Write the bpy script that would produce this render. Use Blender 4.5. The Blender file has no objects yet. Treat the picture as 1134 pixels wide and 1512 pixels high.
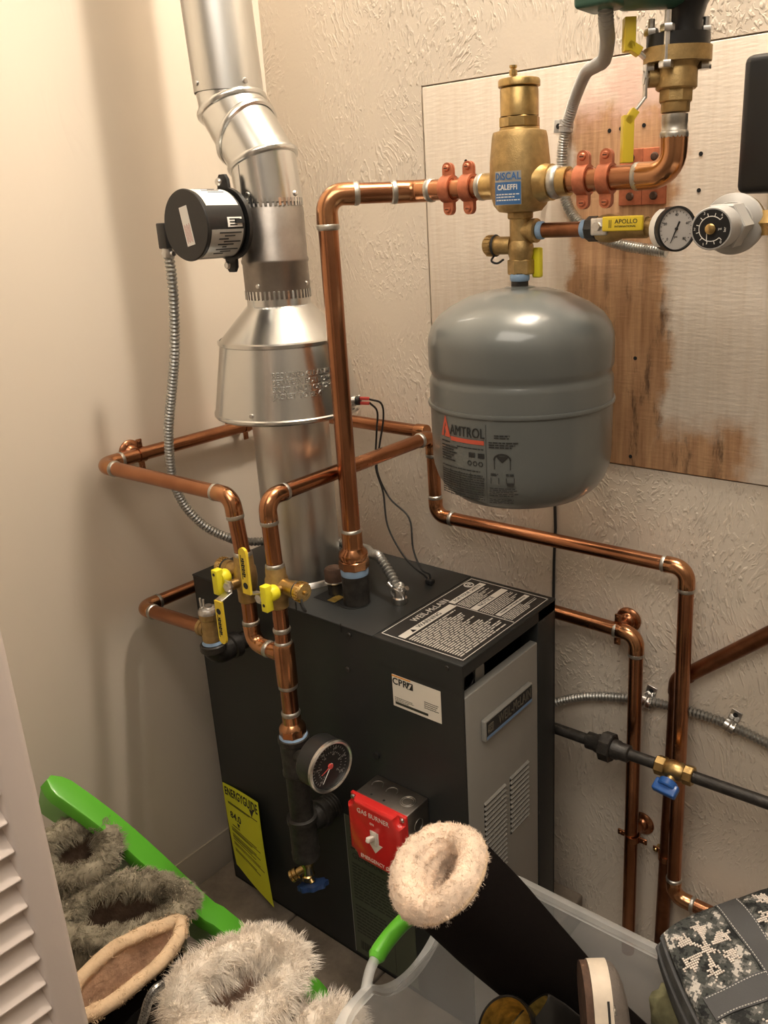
import bpy, bmesh, math, random
from mathutils import Vector as V, Matrix as M, Quaternion
R = random.Random(7)
PI = math.pi
X, Y, Z = V((1, 0, 0)), V((0, 1, 0)), V((0, 0, 1))
COL = bpy.context.scene.collection

# ------------------------------------------------------------------ materials
MATS = {}
def nd(nt, t, **kw):
    n = nt.nodes.new(t)
    for k, v in kw.items():
        if k.startswith('i_'):
            n.inputs[k[2:].replace('_', ' ')].default_value = v
        else:
            setattr(n, k, v)
    return n
def mat(name, col, rough=.5, metal=0., var=0., vscale=30., bump=0., bscale=200., coat=0., trans=0., ior=1.45,
        alpha=1., dark=None, rvar=0., sheen=0., stretch=None, spec=.5):
    m = bpy.data.materials.new(name)
    m.use_nodes = True
    nt = m.node_tree
    b = nt.nodes['Principled BSDF']
    b.inputs['Base Color'].default_value = (*col, 1)
    b.inputs['Roughness'].default_value = rough
    b.inputs['Metallic'].default_value = metal
    b.inputs['Coat Weight'].default_value = coat
    b.inputs['Coat Roughness'].default_value = .08
    b.inputs['Transmission Weight'].default_value = trans
    b.inputs['IOR'].default_value = ior
    b.inputs['Alpha'].default_value = alpha
    b.inputs['Sheen Weight'].default_value = sheen
    b.inputs['Specular IOR Level'].default_value = spec
    tc = nd(nt, 'ShaderNodeTexCoord')
    src = tc.outputs['Object']
    if stretch:
        mp = nd(nt, 'ShaderNodeMapping')
        mp.inputs['Scale'].default_value = stretch
        nt.links.new(src, mp.inputs['Vector'])
        src = mp.outputs['Vector']
    if var or rvar:
        n = nd(nt, 'ShaderNodeTexNoise', i_Scale=vscale, i_Detail=5., i_Roughness=.6)
        nt.links.new(src, n.inputs['Vector'])
        r = nd(nt, 'ShaderNodeValToRGB')
        r.color_ramp.elements[0].position = .32
        r.color_ramp.elements[1].position = .68
        d = dark if dark else tuple(c * (1 - var) for c in col)
        r.color_ramp.elements[0].color = (*d, 1)
        r.color_ramp.elements[1].color = (*tuple(min(1, c * (1 + var * .35)) for c in col), 1)
        nt.links.new(n.outputs['Fac'], r.inputs['Fac'])
        if var:
            nt.links.new(r.outputs['Color'], b.inputs['Base Color'])
        if rvar:
            mr = nd(nt, 'ShaderNodeMapRange')
            mr.inputs['To Min'].default_value = max(.03, rough - rvar)
            mr.inputs['To Max'].default_value = min(1, rough + rvar)
            nt.links.new(n.outputs['Fac'], mr.inputs['Value'])
            nt.links.new(mr.outputs['Result'], b.inputs['Roughness'])
    if bump:
        n2 = nd(nt, 'ShaderNodeTexNoise', i_Scale=bscale, i_Detail=4.)
        nt.links.new(src, n2.inputs['Vector'])
        bp = nd(nt, 'ShaderNodeBump')
        bp.inputs['Strength'].default_value = bump
        bp.inputs['Distance'].default_value = .002
        nt.links.new(n2.outputs['Fac'], bp.inputs['Height'])
        nt.links.new(bp.outputs['Normal'], b.inputs['Normal'])
    MATS[name] = m
    return m

mat('copper', (.46, .215, .112), .25, 1, var=.3, vscale=7, rvar=.07, dark=(.31, .13, .065))
mat('copper_bright', (.55, .29, .145), .22, 1, var=.3, vscale=14, rvar=.08, dark=(.42, .19, .095))
mat('copper_dark', (.26, .11, .055), .38, 1, var=.4, vscale=25, dark=(.14, .06, .03))
mat('clamp_red', (.56, .19, .10), .42, .55, var=.3, vscale=60)
mat('solder', (.55, .53, .48), .42, 1, var=.35, vscale=60)
mat('brass', (.52, .36, .15), .36, 1, var=.28, vscale=60, bump=.08, bscale=400)
mat('brass_cast', (.46, .32, .14), .46, .9, var=.25, vscale=90, bump=.25, bscale=700)
mat('brass_bright', (.66, .47, .2), .25, 1, var=.2, vscale=60)
mat('zinc', (.72, .71, .69), .28, 1, var=.25, vscale=90)
mat('galv', (.74, .75, .74), .24, 1, var=.06, vscale=16, rvar=.03)
mat('galv_satin', (.68, .68, .66), .34, 1, var=.10, vscale=30, rvar=.04, stretch=(1, 1, .12))
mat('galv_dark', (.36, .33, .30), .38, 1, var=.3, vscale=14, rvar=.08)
mat('cable_steel', (.42, .42, .40), .4, .9, var=.2, vscale=150)
mat('cable_bright', (.60, .60, .57), .36, .9, var=.2, vscale=150)
mat('jacket', (.021, .023, .023), .42, 0, bump=.12, bscale=900, spec=.45)
mat('black_iron', (.042, .038, .034), .36, .3, var=.5, vscale=60, bump=.3, bscale=500)
mat('black_plastic', (.016, .016, .016), .35)
mat('black_matte', (.012, .012, .012), .8)
mat('rubber', (.02, .02, .02), .6)
mat('panel_grey', (.27, .265, .245), .45, 0, bump=.06, bscale=900)
mat('tank_grey', (.125, .136, .131), .3, 0, coat=.55, bump=.03, bscale=300)
mat('ink', (.02, .02, .02), .6)
mat('ink_red', (.55, .09, .05), .5)
mat('label_white', (.80, .78, .73), .55)
mat('label_cream', (.74, .70, .62), .55)
mat('label_black', (.025, .025, .025), .4)
mat('label_blue', (.05, .15, .36), .35)
mat('plate_blue', (.16, .27, .46), .4)
mat('orange', (.75, .32, .05), .5)
mat('energy_yellow', (.72, .72, .03), .6)
mat('plate_green', (.085, .095, .065), .35)
mat('plate_green_ink', (.035, .038, .03), .5)
mat('silver_label', (.42, .41, .38), .4, .5)
mat('yellow_plastic', (.80, .72, .03), .42)
mat('yellow_vinyl', (.78, .58, .04), .38)
mat('blue_tape', (.24, .36, .52), .6)
mat('blue_handle', (.02, .10, .36), .35, coat=.3)
mat('blue_dark', (.012, .03, .09), .4)
mat('switch_red', (.58, .02, .018), .3, coat=.5)
mat('ivory', (.72, .66, .58), .4)
mat('grey_paint', (.42, .41, .39), .5)
mat('pump_green', (.045, .12, .085), .4, bump=.1, bscale=500)
mat('wire_red', (.6, .08, .07), .4)
mat('lid_green', (.115, .46, .035), .36, coat=.15)
mat('door_paint', (.66, .58, .535), .5, 0, bump=.05, bscale=300)
mat('base_paint', (.44, .38, .30), .5)
mat('paver', (.19, .155, .12), .9, 0, var=.35, vscale=18, bump=.6, bscale=120)
mat('suede_black', (.007, .005, .0045), .95, 0, bump=.3, bscale=600, spec=.08)
mat('shoe_black', (.012, .011, .010), .3, coat=.4)
mat('fleece_cream', (.86, .68, .53), .95, 0, var=.25, vscale=40, bump=.8, bscale=160, sheen=.2)
mat('fleece_shaded', (.62, .42, .28), .95, 0, var=.4, vscale=30, bump=1., bscale=140)  # browner fleece paints the shading deep inside the tall boot
mat('fleece_tan', (.64, .42, .28), .95, 0, var=.35, vscale=35, bump=1., bscale=140)
mat('fleece_trim', (.74, .55, .36), .9, 0, var=.12, vscale=40, bump=.4, bscale=220)
mat('fur_white', (.90, .84, .75), .75, 0, var=.15, vscale=26, dark=(.76, .66, .55))
mat('fur_inner', (.55, .36, .26), .9, 0, var=.4, vscale=26, bump=1., bscale=120)
mat('fur_grey', (.40, .36, .27), .85, 0, var=.5, vscale=16, dark=(.13, .11, .075))
mat('fur_grey_inner', (.14, .09, .06), .9, 0, var=.4, vscale=30, bump=1., bscale=120)
mat('sole_white', (.72, .62, .50), .6, 0, var=.12, vscale=40)
mat('canvas', (.15, .125, .105), .85, 0, bump=.5, bscale=500)
mat('bronze_plate', (.17, .155, .125), .4, .4)
mat('gold', (.62, .42, .10), .4, .6, var=.6, vscale=60)
mat('strap_grey', (.065, .066, .068), .7, 0, bump=.3, bscale=900)
mat('fabric_grey', (.085, .088, .085), .85, 0, var=.4, vscale=60, bump=.5, bscale=500)
mat('stitch', (.55, .53, .50), .8)
mat('knit_white', (.78, .70, .63), .9, 0, var=.2, vscale=150, bump=.6, bscale=600)
mat('olive', (.20, .19, .10), .8, 0, var=.4, vscale=60)
mat('glitter', (.35, .35, .34), .3, .9, var=.9, vscale=500)
mat('rust', (.10, .055, .035), .8, 0, var=.4, vscale=80)
mat('gauge_face', (.58, .55, .52), .35)
mat('tag_pink', (.6, .3, .28), .5)
mat('bin_clear', (.80, .81, .80), .3, alpha=.26, spec=.6)
mat('bin_rim', (.80, .81, .80), .3, alpha=.34, spec=.6)
mat('unseen_wall_dark', (.22, .195, .165), .7)  # unseen walls, coloured dark so the metal mirrors dark streaks
mat('ceiling_paint', (.80, .76, .70), .8)
mat('floor_tile', (.20, .17, .14), .6, 0, var=.25, vscale=6, bump=.2, bscale=40)

def plaster(name, col, strength, scale):
    """skip-trowelled plaster: short curved ridges in random patches"""
    m = bpy.data.materials.new(name); m.use_nodes = True
    nt = m.node_tree; b = nt.nodes['Principled BSDF']
    b.inputs['Roughness'].default_value = .62
    b.inputs['Specular IOR Level'].default_value = .35
    L = nt.links.new
    tc = nd(nt, 'ShaderNodeTexCoord')
    big = nd(nt, 'ShaderNodeTexNoise', i_Scale=3.2, i_Detail=3.)
    L(tc.outputs['Object'], big.inputs['Vector'])
    cr = nd(nt, 'ShaderNodeValToRGB')
    cr.color_ramp.elements[0].color = (*tuple(c * .93 for c in col), 1)
    cr.color_ramp.elements[1].color = (*col, 1)
    L(big.outputs['Fac'], cr.inputs['Fac']); L(cr.outputs['Color'], b.inputs['Base Color'])
    # swirl the direction of the strokes
    sw = nd(nt, 'ShaderNodeTexNoise', i_Scale=4.5, i_Detail=1.)
    L(tc.outputs['Object'], sw.inputs['Vector'])
    mx = nd(nt, 'ShaderNodeMix', data_type='VECTOR')
    mx.inputs['Factor'].default_value = .13
    L(tc.outputs['Object'], mx.inputs[4]); L(sw.outputs['Color'], mx.inputs[5])
    mp = nd(nt, 'ShaderNodeMapping')
    mp.inputs['Rotation'].default_value = (0, .75, 0)
    mp.inputs['Scale'].default_value = (1.0, 1, .32)
    L(mx.outputs[1], mp.inputs['Vector'])
    st = nd(nt, 'ShaderNodeTexNoise', i_Scale=scale, i_Detail=2.5, i_Distortion=.6)
    L(mp.outputs['Vector'], st.inputs['Vector'])
    r1 = nd(nt, 'ShaderNodeValToRGB')
    r1.color_ramp.elements[0].position = .50; r1.color_ramp.elements[1].position = .66
    L(st.outputs['Fac'], r1.inputs['Fac'])
    pt = nd(nt, 'ShaderNodeTexNoise', i_Scale=7., i_Detail=2.)
    L(tc.outputs['Object'], pt.inputs['Vector'])
    r2 = nd(nt, 'ShaderNodeValToRGB')
    r2.color_ramp.elements[0].position = .36; r2.color_ramp.elements[1].position = .62
    L(pt.outputs['Fac'], r2.inputs['Fac'])
    mu = nd(nt, 'ShaderNodeMath', operation='MULTIPLY')
    L(r1.outputs['Color'], mu.inputs[0]); L(r2.outputs['Color'], mu.inputs[1])
    fine = nd(nt, 'ShaderNodeTexNoise', i_Scale=160., i_Detail=3.)
    L(tc.outputs['Object'], fine.inputs['Vector'])
    ad = nd(nt, 'ShaderNodeMath', operation='MULTIPLY_ADD')
    ad.inputs[1].default_value = .12
    L(fine.outputs['Fac'], ad.inputs[0]); L(mu.outputs['Value'], ad.inputs[2])
    bp = nd(nt, 'ShaderNodeBump')
    bp.inputs['Strength'].default_value = strength; bp.inputs['Distance'].default_value = .004
    L(ad.outputs['Value'], bp.inputs['Height']); L(bp.outputs['Normal'], b.inputs['Normal'])
    MATS[name] = m
plaster('plaster_back', (.70, .62, .52), .5, 185)
plaster('plaster_left', (.73, .65, .545), .07, 30)

def plywood():
    m = bpy.data.materials.new('plywood'); m.use_nodes = True
    nt = m.node_tree; b = nt.nodes['Principled BSDF']; L = nt.links.new
    b.inputs['Roughness'].default_value = .6
    tc = nd(nt, 'ShaderNodeTexCoord')
    sp = nd(nt, 'ShaderNodeSeparateXYZ'); L(tc.outputs['Object'], sp.inputs['Vector'])
    ns = nd(nt, 'ShaderNodeTexNoise', i_Scale=9., i_Detail=6., i_Roughness=.68)
    L(tc.outputs['Object'], ns.inputs['Vector'])
    # object space: panel centre is the origin; x across, z up
    def rng(out, lo, hi):
        n = nd(nt, 'ShaderNodeMapRange', interpolation_type='SMOOTHSTEP')
        n.inputs['From Min'].default_value = lo; n.inputs['From Max'].default_value = hi
        L(out, n.inputs['Value']); return n.outputs['Result']
    def ma(op, a, c, d=None):
        n = nd(nt, 'ShaderNodeMath', operation=op)
        for i, t in enumerate((a, c, d)):
            if t is None: continue
            if isinstance(t, (int, float)): n.inputs[i].default_value = t
            else: L(t, n.inputs[i])
        return n.outputs['Value']
    jx = ma('MULTIPLY_ADD', ns.outputs['Fac'], .12, ma('ADD', sp.outputs['X'], -.06))
    jz = ma('MULTIPLY_ADD', ns.outputs['Fac'], .16, ma('ADD', sp.outputs['Z'], -.08))
    left = rng(jx, -.036, -.012)
    right = rng(ma('MULTIPLY', jx, -1.), -.165, -.135)
    top = rng(ma('MULTIPLY', jz, -1.), -.275, -.235)
    core = ma('MULTIPLY', ma('MULTIPLY', left, right), top)
    # raw area spreads to the right near the bottom edge
    low = ma('MULTIPLY', rng(ma('MULTIPLY', jz, -1.), .205, .275), rng(ma('MULTIPLY', jx, -1.), -.31, -.26))
    low = ma('MULTIPLY', low, left)
    raw = ma('MAXIMUM', core, low)
    mp = nd(nt, 'ShaderNodeMapping'); mp.inputs['Scale'].default_value = (22., 22., 1.6)
    L(tc.outputs['Object'], mp.inputs['Vector'])
    gr = nd(nt, 'ShaderNodeTexNoise', i_Scale=5., i_Detail=6., i_Roughness=.6)
    L(mp.outputs['Vector'], gr.inputs['Vector'])
    wr = nd(nt, 'ShaderNodeValToRGB')
    wr.color_ramp.elements[0].color = (.36, .19, .095, 1); wr.color_ramp.elements[0].position = .3
    wr.color_ramp.elements[1].color = (.60, .37, .20, 1); wr.color_ramp.elements[1].position = .7
    L(gr.outputs['Fac'], wr.inputs['Fac'])
    # dark glue / water stains in the lower half
    mp2 = nd(nt, 'ShaderNodeMapping'); mp2.inputs['Scale'].default_value = (16., 16., 3.5)
    L(tc.outputs['Object'], mp2.inputs['Vector'])
    s2 = nd(nt, 'ShaderNodeTexNoise', i_Scale=2.2, i_Detail=5., i_Roughness=.7)
    L(mp2.outputs['Vector'], s2.inputs['Vector'])
    stain = ma('MULTIPLY', rng(s2.outputs['Fac'], .52, .68), rng(ma('MULTIPLY', sp.outputs['Z'], -1.), -.06, .08))
    stain = ma('MULTIPLY', stain, .8)
    mxs = nd(nt, 'ShaderNodeMix', data_type='RGBA'); mxs.inputs[7].default_value = (.07, .036, .022, 1)
    L(stain, mxs.inputs['Factor']); L(wr.outputs['Color'], mxs.inputs[6])
    # a bare darker plank smear along the bottom
    pr = nd(nt, 'ShaderNodeValToRGB')
    pr.color_ramp.elements[0].color = (.69, .60, .50, 1); pr.color_ramp.elements[1].color = (.74, .66, .565, 1)
    pr.color_ramp.elements[0].position = .35; pr.color_ramp.elements[1].position = .6
    L(gr.outputs['Fac'], pr.inputs['Fac'])
    mx = nd(nt, 'ShaderNodeMix', data_type='RGBA')
    L(raw, mx.inputs['Factor']); L(pr.outputs['Color'], mx.inputs[6]); L(mxs.outputs[2], mx.inputs[7])
    # pinkish old paint near the top of the bare area
    pk = ma('MULTIPLY', ma('MULTIPLY', rng(jz, .20, .26), left), right)
    mx2 = nd(nt, 'ShaderNodeMix', data_type='RGBA'); mx2.inputs[7].default_value = (.66, .40, .33, 1)
    L(ma('MULTIPLY', ma('MULTIPLY', pk, .65), rng(ns.outputs['Fac'], .42, .6)), mx2.inputs['Factor'])
    L(mx.outputs[2], mx2.inputs[6]); L(mx2.outputs[2], b.inputs['Base Color'])
    bp = nd(nt, 'ShaderNodeBump'); bp.inputs['Strength'].default_value = .35; bp.inputs['Distance'].default_value = .0015
    mp3 = nd(nt, 'ShaderNodeMapping'); mp3.inputs['Scale'].default_value = (30., 30., 150.)
    L(tc.outputs['Object'], mp3.inputs['Vector'])
    b3 = nd(nt, 'ShaderNodeTexNoise', i_Scale=1.3, i_Detail=4.)
    L(mp3.outputs['Vector'], b3.inputs['Vector']); L(b3.outputs['Fac'], bp.inputs['Height'])
    L(bp.outputs['Normal'], b.inputs['Normal'])
    MATS['plywood'] = m
plywood()

def knit():
    """knitted camouflage: small square stitches of white, grey and black"""
    m = bpy.data.materials.new('knit_camo'); m.use_nodes = True
    nt = m.node_tree; b = nt.nodes['Principled BSDF']; L = nt.links.new
    b.inputs['Roughness'].default_value = .95
    tc = nd(nt, 'ShaderNodeTexCoord')
    sn = nd(nt, 'ShaderNodeVectorMath', operation='SNAP'); sn.inputs[1].default_value = (.0024, .0024, .0024)
    L(tc.outputs['Object'], sn.inputs[0])
    n = nd(nt, 'ShaderNodeTexNoise', i_Scale=34., i_Detail=3., i_Roughness=.7)
    L(sn.outputs['Vector'], n.inputs['Vector'])
    r = nd(nt, 'ShaderNodeValToRGB'); r.color_ramp.interpolation = 'CONSTANT'
    e = r.color_ramp.elements
    e[0].color = (.014, .015, .015, 1); e[1].position = .45; e[1].color = (.05, .054, .05, 1)
    for p, c in ((.53, (.13, .13, .122)), (.585, (.48, .45, .41)), (.67, (.07, .072, .07))):
        k = e.new(p); k.color = (*c, 1)
    L(n.outputs['Fac'], r.inputs['Fac']); L(r.outputs['Color'], b.inputs['Base Color'])
    v = nd(nt, 'ShaderNodeTexVoronoi', i_Scale=260.)
    L(tc.outputs['Object'], v.inputs['Vector'])
    bp = nd(nt, 'ShaderNodeBump'); bp.inputs['Strength'].default_value = .8; bp.inputs['Distance'].default_value = .002
    L(v.outputs['Distance'], bp.inputs['Height']); L(bp.outputs['Normal'], b.inputs['Normal'])
    MATS['knit_camo'] = m
knit()

# ------------------------------------------------------------------ mesh helpers
def perp(d):
    d = d.normalized()
    a = Z if abs(d.z) < .9 else X
    u = d.cross(a).normalized()
    return u, d.cross(u).normalized()

class MB:
    def __init__(s): s.v, s.f = [], []
    def add(s, vs, fs):
        o = len(s.v); s.v += [V(p) for p in vs]; s.f += [tuple(i + o for i in f) for f in fs]; return s
    def box(s, c, sx, sy, sz, ux=X, uy=Y, uz=Z, bev=0.):
        c = V(c)
        if bev <= 0:
            vs = [c + ux * (i * sx / 2) + uy * (j * sy / 2) + uz * (k * sz / 2) for k in (-1, 1) for j in (-1, 1) for i in (-1, 1)]
            return s.add(vs, [(0, 2, 3, 1), (4, 5, 7, 6), (0, 1, 5, 4), (2, 6, 7, 3), (0, 4, 6, 2), (1, 3, 7, 5)])
        bm = bmesh.new(); bmesh.ops.create_cube(bm, size=1)
        for v in bm.verts: v.co = V((v.co.x * sx, v.co.y * sy, v.co.z * sz))
        bmesh.ops.bevel(bm, geom=bm.edges[:], offset=bev, segments=3, affect='EDGES', profile=.5)
        bm.verts.index_update()
        vs = [c + ux * v.co.x + uy * v.co.y + uz * v.co.z for v in bm.verts]
        fs = [tuple(v.index for v in f.verts) for f in bm.faces]
        bm.free(); return s.add(vs, fs)
    def box2(s, a, b, bev=0.):
        a, b = V(a), V(b); return s.box((a + b) / 2, *[abs(b[i] - a[i]) for i in range(3)], bev=bev)
    def lathe(s, prof, o=(0, 0, 0), ax=Z, n=32, caps=True, u=None, squash=1.):
        """prof: list of (radius, height along ax)"""
        o = V(o); ax = ax.normalized()
        if u is None: u, w = perp(ax)
        else: w = ax.cross(u).normalized()
        vs, fs = [], []
        for r, h in prof:
            for k in range(n):
                a = 2 * PI * k / n
                vs.append(o + ax * h + u * (r * math.cos(a)) + w * (r * squash * math.sin(a)))
        for i in range(len(prof) - 1):
            for k in range(n):
                k2 = (k + 1) % n
                fs.append((i * n + k, i * n + k2, (i + 1) * n + k2, (i + 1) * n + k))
        if caps:
            if prof[0][0] > 1e-6: fs.append(tuple(range(n - 1, -1, -1)))
            if prof[-1][0] > 1e-6: fs.append(tuple((len(prof) - 1) * n + k for k in range(n)))
        return s.add(vs, fs)
    def cyl(s, a, b, r, r2=None, n=24, bev=0.):
        a, b = V(a), V(b); d = b - a; L = d.length; r2 = r if r2 is None else r2
        if bev: pr = [(r - bev, 0), (r - bev * .3, bev * .3), (r, bev), (r2, L - bev), (r2 - bev * .3, L - bev * .3), (r2 - bev, L)]
        else: pr = [(r, 0), (r2, L)]
        return s.lathe(pr, a, d, n)
    def hexa(s, a, b, r, n=6):
        a, b = V(a), V(b); d = b - a; L = d.length; e = min(.0015, L * .15)
        return s.lathe([(r * .93, 0), (r, e), (r, L - e), (r * .93, L)], a, d, n)
    def tube(s, pts, r, n=14, caps=True, rads=None):
        pts = [V(p) for p in pts]
        T = []
        for i in range(len(pts)):
            a = pts[max(i - 1, 0)]; b = pts[min(i + 1, len(pts) - 1)]
            T.append((b - a).normalized())
        u, w = perp(T[0]); vs, fs = [], []
        for i, p in enumerate(pts):
            if i:
                q = T[i - 1].rotation_difference(T[i]); u = (q @ u).normalized()
                u = (u - T[i] * u.dot(T[i])).normalized()
            w = T[i].cross(u)
            k_ = 1.
            rr = rads[i] if rads else r
            for k in range(n):
                a = 2 * PI * k / n
                vs.append(p + u * (rr * math.cos(a)) + w * (rr * math.sin(a)))
        m = len(pts)
        for i in range(m - 1):
            for k in range(n):
                k2 = (k + 1) % n
                fs.append((i * n + k, i * n + k2, (i + 1) * n + k2, (i + 1) * n + k))
        if caps:
            fs.append(tuple(range(n - 1, -1, -1))); fs.append(tuple((m - 1) * n + k for k in range(n)))
        return s.add(vs, fs)
    def torus(s, c, ax, R_, r, n=32, m=8, u=None, a0=0., a1=2 * PI):
        c = V(c); ax = ax.normalized()
        if u is None: u, w = perp(ax)
        else: w = ax.cross(u)
        full = abs(a1 - a0 - 2 * PI) < 1e-6
        vs, fs = [], []
        nn = n if full else n + 1
        for i in range(nn):
            a = a0 + (a1 - a0) * i / n
            d = u * math.cos(a) + w * math.sin(a)
            for k in range(m):
                b = 2 * PI * k / m
                vs.append(c + d * (R_ + r * math.cos(b)) + ax * (r * math.sin(b)))
        for i in range(n):
            j = (i + 1) % nn
            for k in range(m):
                k2 = (k + 1) % m
                fs.append((i * m + k, j * m + k, j * m + k2, i * m + k2))
        if not full:
            fs.append(tuple(range(m))); fs.append(tuple((nn - 1) * m + k for k in range(m - 1, -1, -1)))
        return s.add(vs, fs)
    def prism(s, poly, o, u, v, h, off=0.):
        """poly: 2-D outline in frame (u,v) at o, extruded by h along u x v"""
        o = V(o); n = u.cross(v).normalized(); k = len(poly)
        vs = [o + u * a + v * b + n * off for a, b in poly] + [o + u * a + v * b + n * (off + h) for a, b in poly]
        fs = [tuple(range(k - 1, -1, -1)), tuple(range(k, 2 * k))]
        fs += [(i, (i + 1) % k, k + (i + 1) % k, k + i) for i in range(k)]
        return s.add(vs, fs)
    def loft(s, rings, cap0=False, cap1=False):
        n = len(rings[0]); vs = [p for r in rings for p in r]; fs = []
        for i in range(len(rings) - 1):
            for k in range(n):
                k2 = (k + 1) % n
                fs.append((i * n + k, i * n + k2, (i + 1) * n + k2, (i + 1) * n + k))
        if cap0: fs.append(tuple(range(n - 1, -1, -1)))
        if cap1: fs.append(tuple((len(rings) - 1) * n + k for k in range(n)))
        return s.add(vs, fs)
    def text(s, body, o, u, v, size, h=.0006, off=0., align='CENTER', warp=None, wide=1., bold=.012):
        vs, fs = text_mesh(body, align, bold)
        n = u.cross(v).normalized(); o = V(o)
        out = []
        for p in vs:
            a, b, c = p.x * size * wide, p.y * size, off + (p.z + .5) * h
            out.append(warp(a, b, c) if warp else o + u * a + v * b + n * c)
        return s.add(out, fs)
    def build(s, name, m, parent=None, smooth=35, loc=None):
        base = wloc(parent) if parent else (V(loc) if loc is not None else V((0, 0, 0)))
        if parent is None and loc is None and s.v:
            lo = V([min(p[i] for p in s.v) for i in range(3)]); hi = V([max(p[i] for p in s.v) for i in range(3)])
            base = V(((lo.x + hi.x) / 2, (lo.y + hi.y) / 2, lo.z))
        me = bpy.data.meshes.new(name)
        me.from_pydata([p - base for p in s.v], [], s.f); me.update()
        bm = bmesh.new(); bm.from_mesh(me); bmesh.ops.recalc_face_normals(bm, faces=bm.faces[:])
        if smooth:
            lim = math.radians(smooth)
            for f in bm.faces: f.smooth = True
            for e in bm.edges:
                if len(e.link_faces) == 2 and e.calc_face_angle(0) > lim: e.smooth = False
        bm.to_mesh(me); bm.free()
        me.materials.append(MATS[m])
        o = bpy.data.objects.new(name, me); COL.objects.link(o)
        if parent:
            o.parent = parent; WL[o.name] = base.copy()
        else:
            o.location = base; WL[o.name] = base.copy()
        return o
WL = {}
def wloc(o): return WL[o.name]
TX = {}
def text_mesh(body, align, bold=.012):
    key = (body, align, bold)
    if key in TX: return TX[key]
    cu = bpy.data.curves.new('lettering', 'FONT'); cu.body = body; cu.size = 1; cu.align_x = align; cu.align_y = 'CENTER'
    cu.extrude = .5; cu.resolution_u = 3; cu.offset = (bold * .55 if bold > .02 and "M" not in body else 0.); cu.space_character = 1.0 + bold * 1.6
    ob = bpy.data.objects.new('lettering', cu); COL.objects.link(ob)
    dg = bpy.context.evaluated_depsgraph_get(); dg.update()
    me = bpy.data.meshes.new_from_object(ob.evaluated_get(dg))
    bt = bmesh.new(); bt.from_mesh(me); bmesh.ops.triangulate(bt, faces=bt.faces[:]); bt.to_mesh(me); bt.free()
    vs = [v.co.copy() for v in me.vertices]; fs = [tuple(p.vertices) for p in me.polygons]
    bpy.data.objects.remove(ob); bpy.data.curves.remove(cu); bpy.data.meshes.remove(me)
    TX[key] = (vs, fs); return vs, fs

def tag(o, label=None, cat=None, group=None, kind=None):
    if label: o['label'] = label
    if cat: o['category'] = cat
    if group: o['group'] = group
    if kind: o['kind'] = kind
    return o
def thing(name, label, cat, loc, group=None):
    o = bpy.data.objects.new(name, None); COL.objects.link(o)
    o.location = V(loc); o.empty_display_size = .02; WL[o.name] = V(loc)
    return tag(o, label, cat, group)
def copy_tree(o, parent=None):
    c = o.copy(); COL.objects.link(c)
    if parent: c.parent = parent
    for ch in list(o.children): copy_tree(ch, c)
    return c

def smooth_path(pts, k=6):
    """Catmull-Rom through the points"""
    P = [V(p) for p in pts]; P = [P[0] * 2 - P[1]] + P + [P[-1] * 2 - P[-2]]
    out = []
    for i in range(1, len(P) - 2):
        for j in range(k):
            t = j / k
            a, b, c, d = P[i - 1], P[i], P[i + 1], P[i + 2]
            out.append(.5 * ((2 * b) + (c - a) * t + (2 * a - 5 * b + 4 * c - d) * t * t + (3 * b - a - 3 * c + d) * t ** 3))
    out.append(P[-2]); return out
def resample(pts, step):
    out = [pts[0]]; acc = 0
    for a, b in zip(pts, pts[1:]):
        L = (b - a).length; pos = step - acc
        while pos < L:
            out.append(a.lerp(b, pos / L)); pos += step
        acc = L - (pos - step)
    return out
def armor(pts, r, pitch=.0042):
    """interlocked-strip cable: radius ripples along the path"""
    q = resample(smooth_path(pts, 8), pitch / 4)
    m = MB(); m.tube(q, r, 12, rads=[r * (1 + .16 * (1, .2, -1, .2)[i % 4]) for i in range(len(q))]); return m

def elbow_arc(p, d_in, d_out, rad, n=8):
    """points of a bend about corner p"""
    ang = d_in.angle(d_out); t = rad * math.tan(ang / 2)
    a = p - d_in * t; b = p + d_out * t
    bis = (d_out - d_in).normalized(); c = p + bis * (rad / math.cos(ang / 2))
    ax = d_in.cross(d_out).normalized(); pts = []
    for i in range(n + 1):
        q = Quaternion(ax, ang * i / n); pts.append(c + q @ (a - c))
    return pts, a, b
def pipe_run(root, pts, r, m='copper', fit='copper_bright', start_gap=0., end_gap=0., ring='solder', fit_r=1.13):
    """straight pipes and soldered elbows along a polyline; every pipe and elbow is a part, each ring a sub-part"""
    pts = [V(p) for p in pts]
    fr = r * fit_r; rad = r * 1.75; sock = r * 1.25
    cut = [(pts[0] + (pts[1] - pts[0]).normalized() * start_gap)]
    for i in range(1, len(pts) - 1):
        di = (pts[i] - pts[i - 1]).normalized(); do = (pts[i + 1] - pts[i]).normalized()
        arc, a, b = elbow_arc(pts[i], di, do, rad)
        pin, pout = a - di * sock, b + do * sock
        e = MB().tube([pin, pin + di * .0012] + arc + [pout - do * .0012, pout], fr, 20,
                      rads=[fr * .95, fr] + [fr * .97] * len(arc) + [fr, fr * .95]).build('elbow', fit, root)
        if ring:
            for q, d in ((pin, di), (pout, do)):
                MB().lathe([(r * 1.0, -r * .38), (r * 1.13, -r * .25), (r * 1.16, 0), (r * 1.12, r * .2), (r * 1.0, r * .32)], q, d, 24, False).build('solder_ring', ring, e)
        MB().cyl(cut[-1], pin + di * .004, r, n=24).build('pipe', m, root)
        cut.append(pout - do * .004)
    d = (pts[-1] - pts[-2]).normalized()
    MB().cyl(cut[-1], pts[-1] - d * end_gap, r, n=24).build('pipe', m, root)
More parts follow.
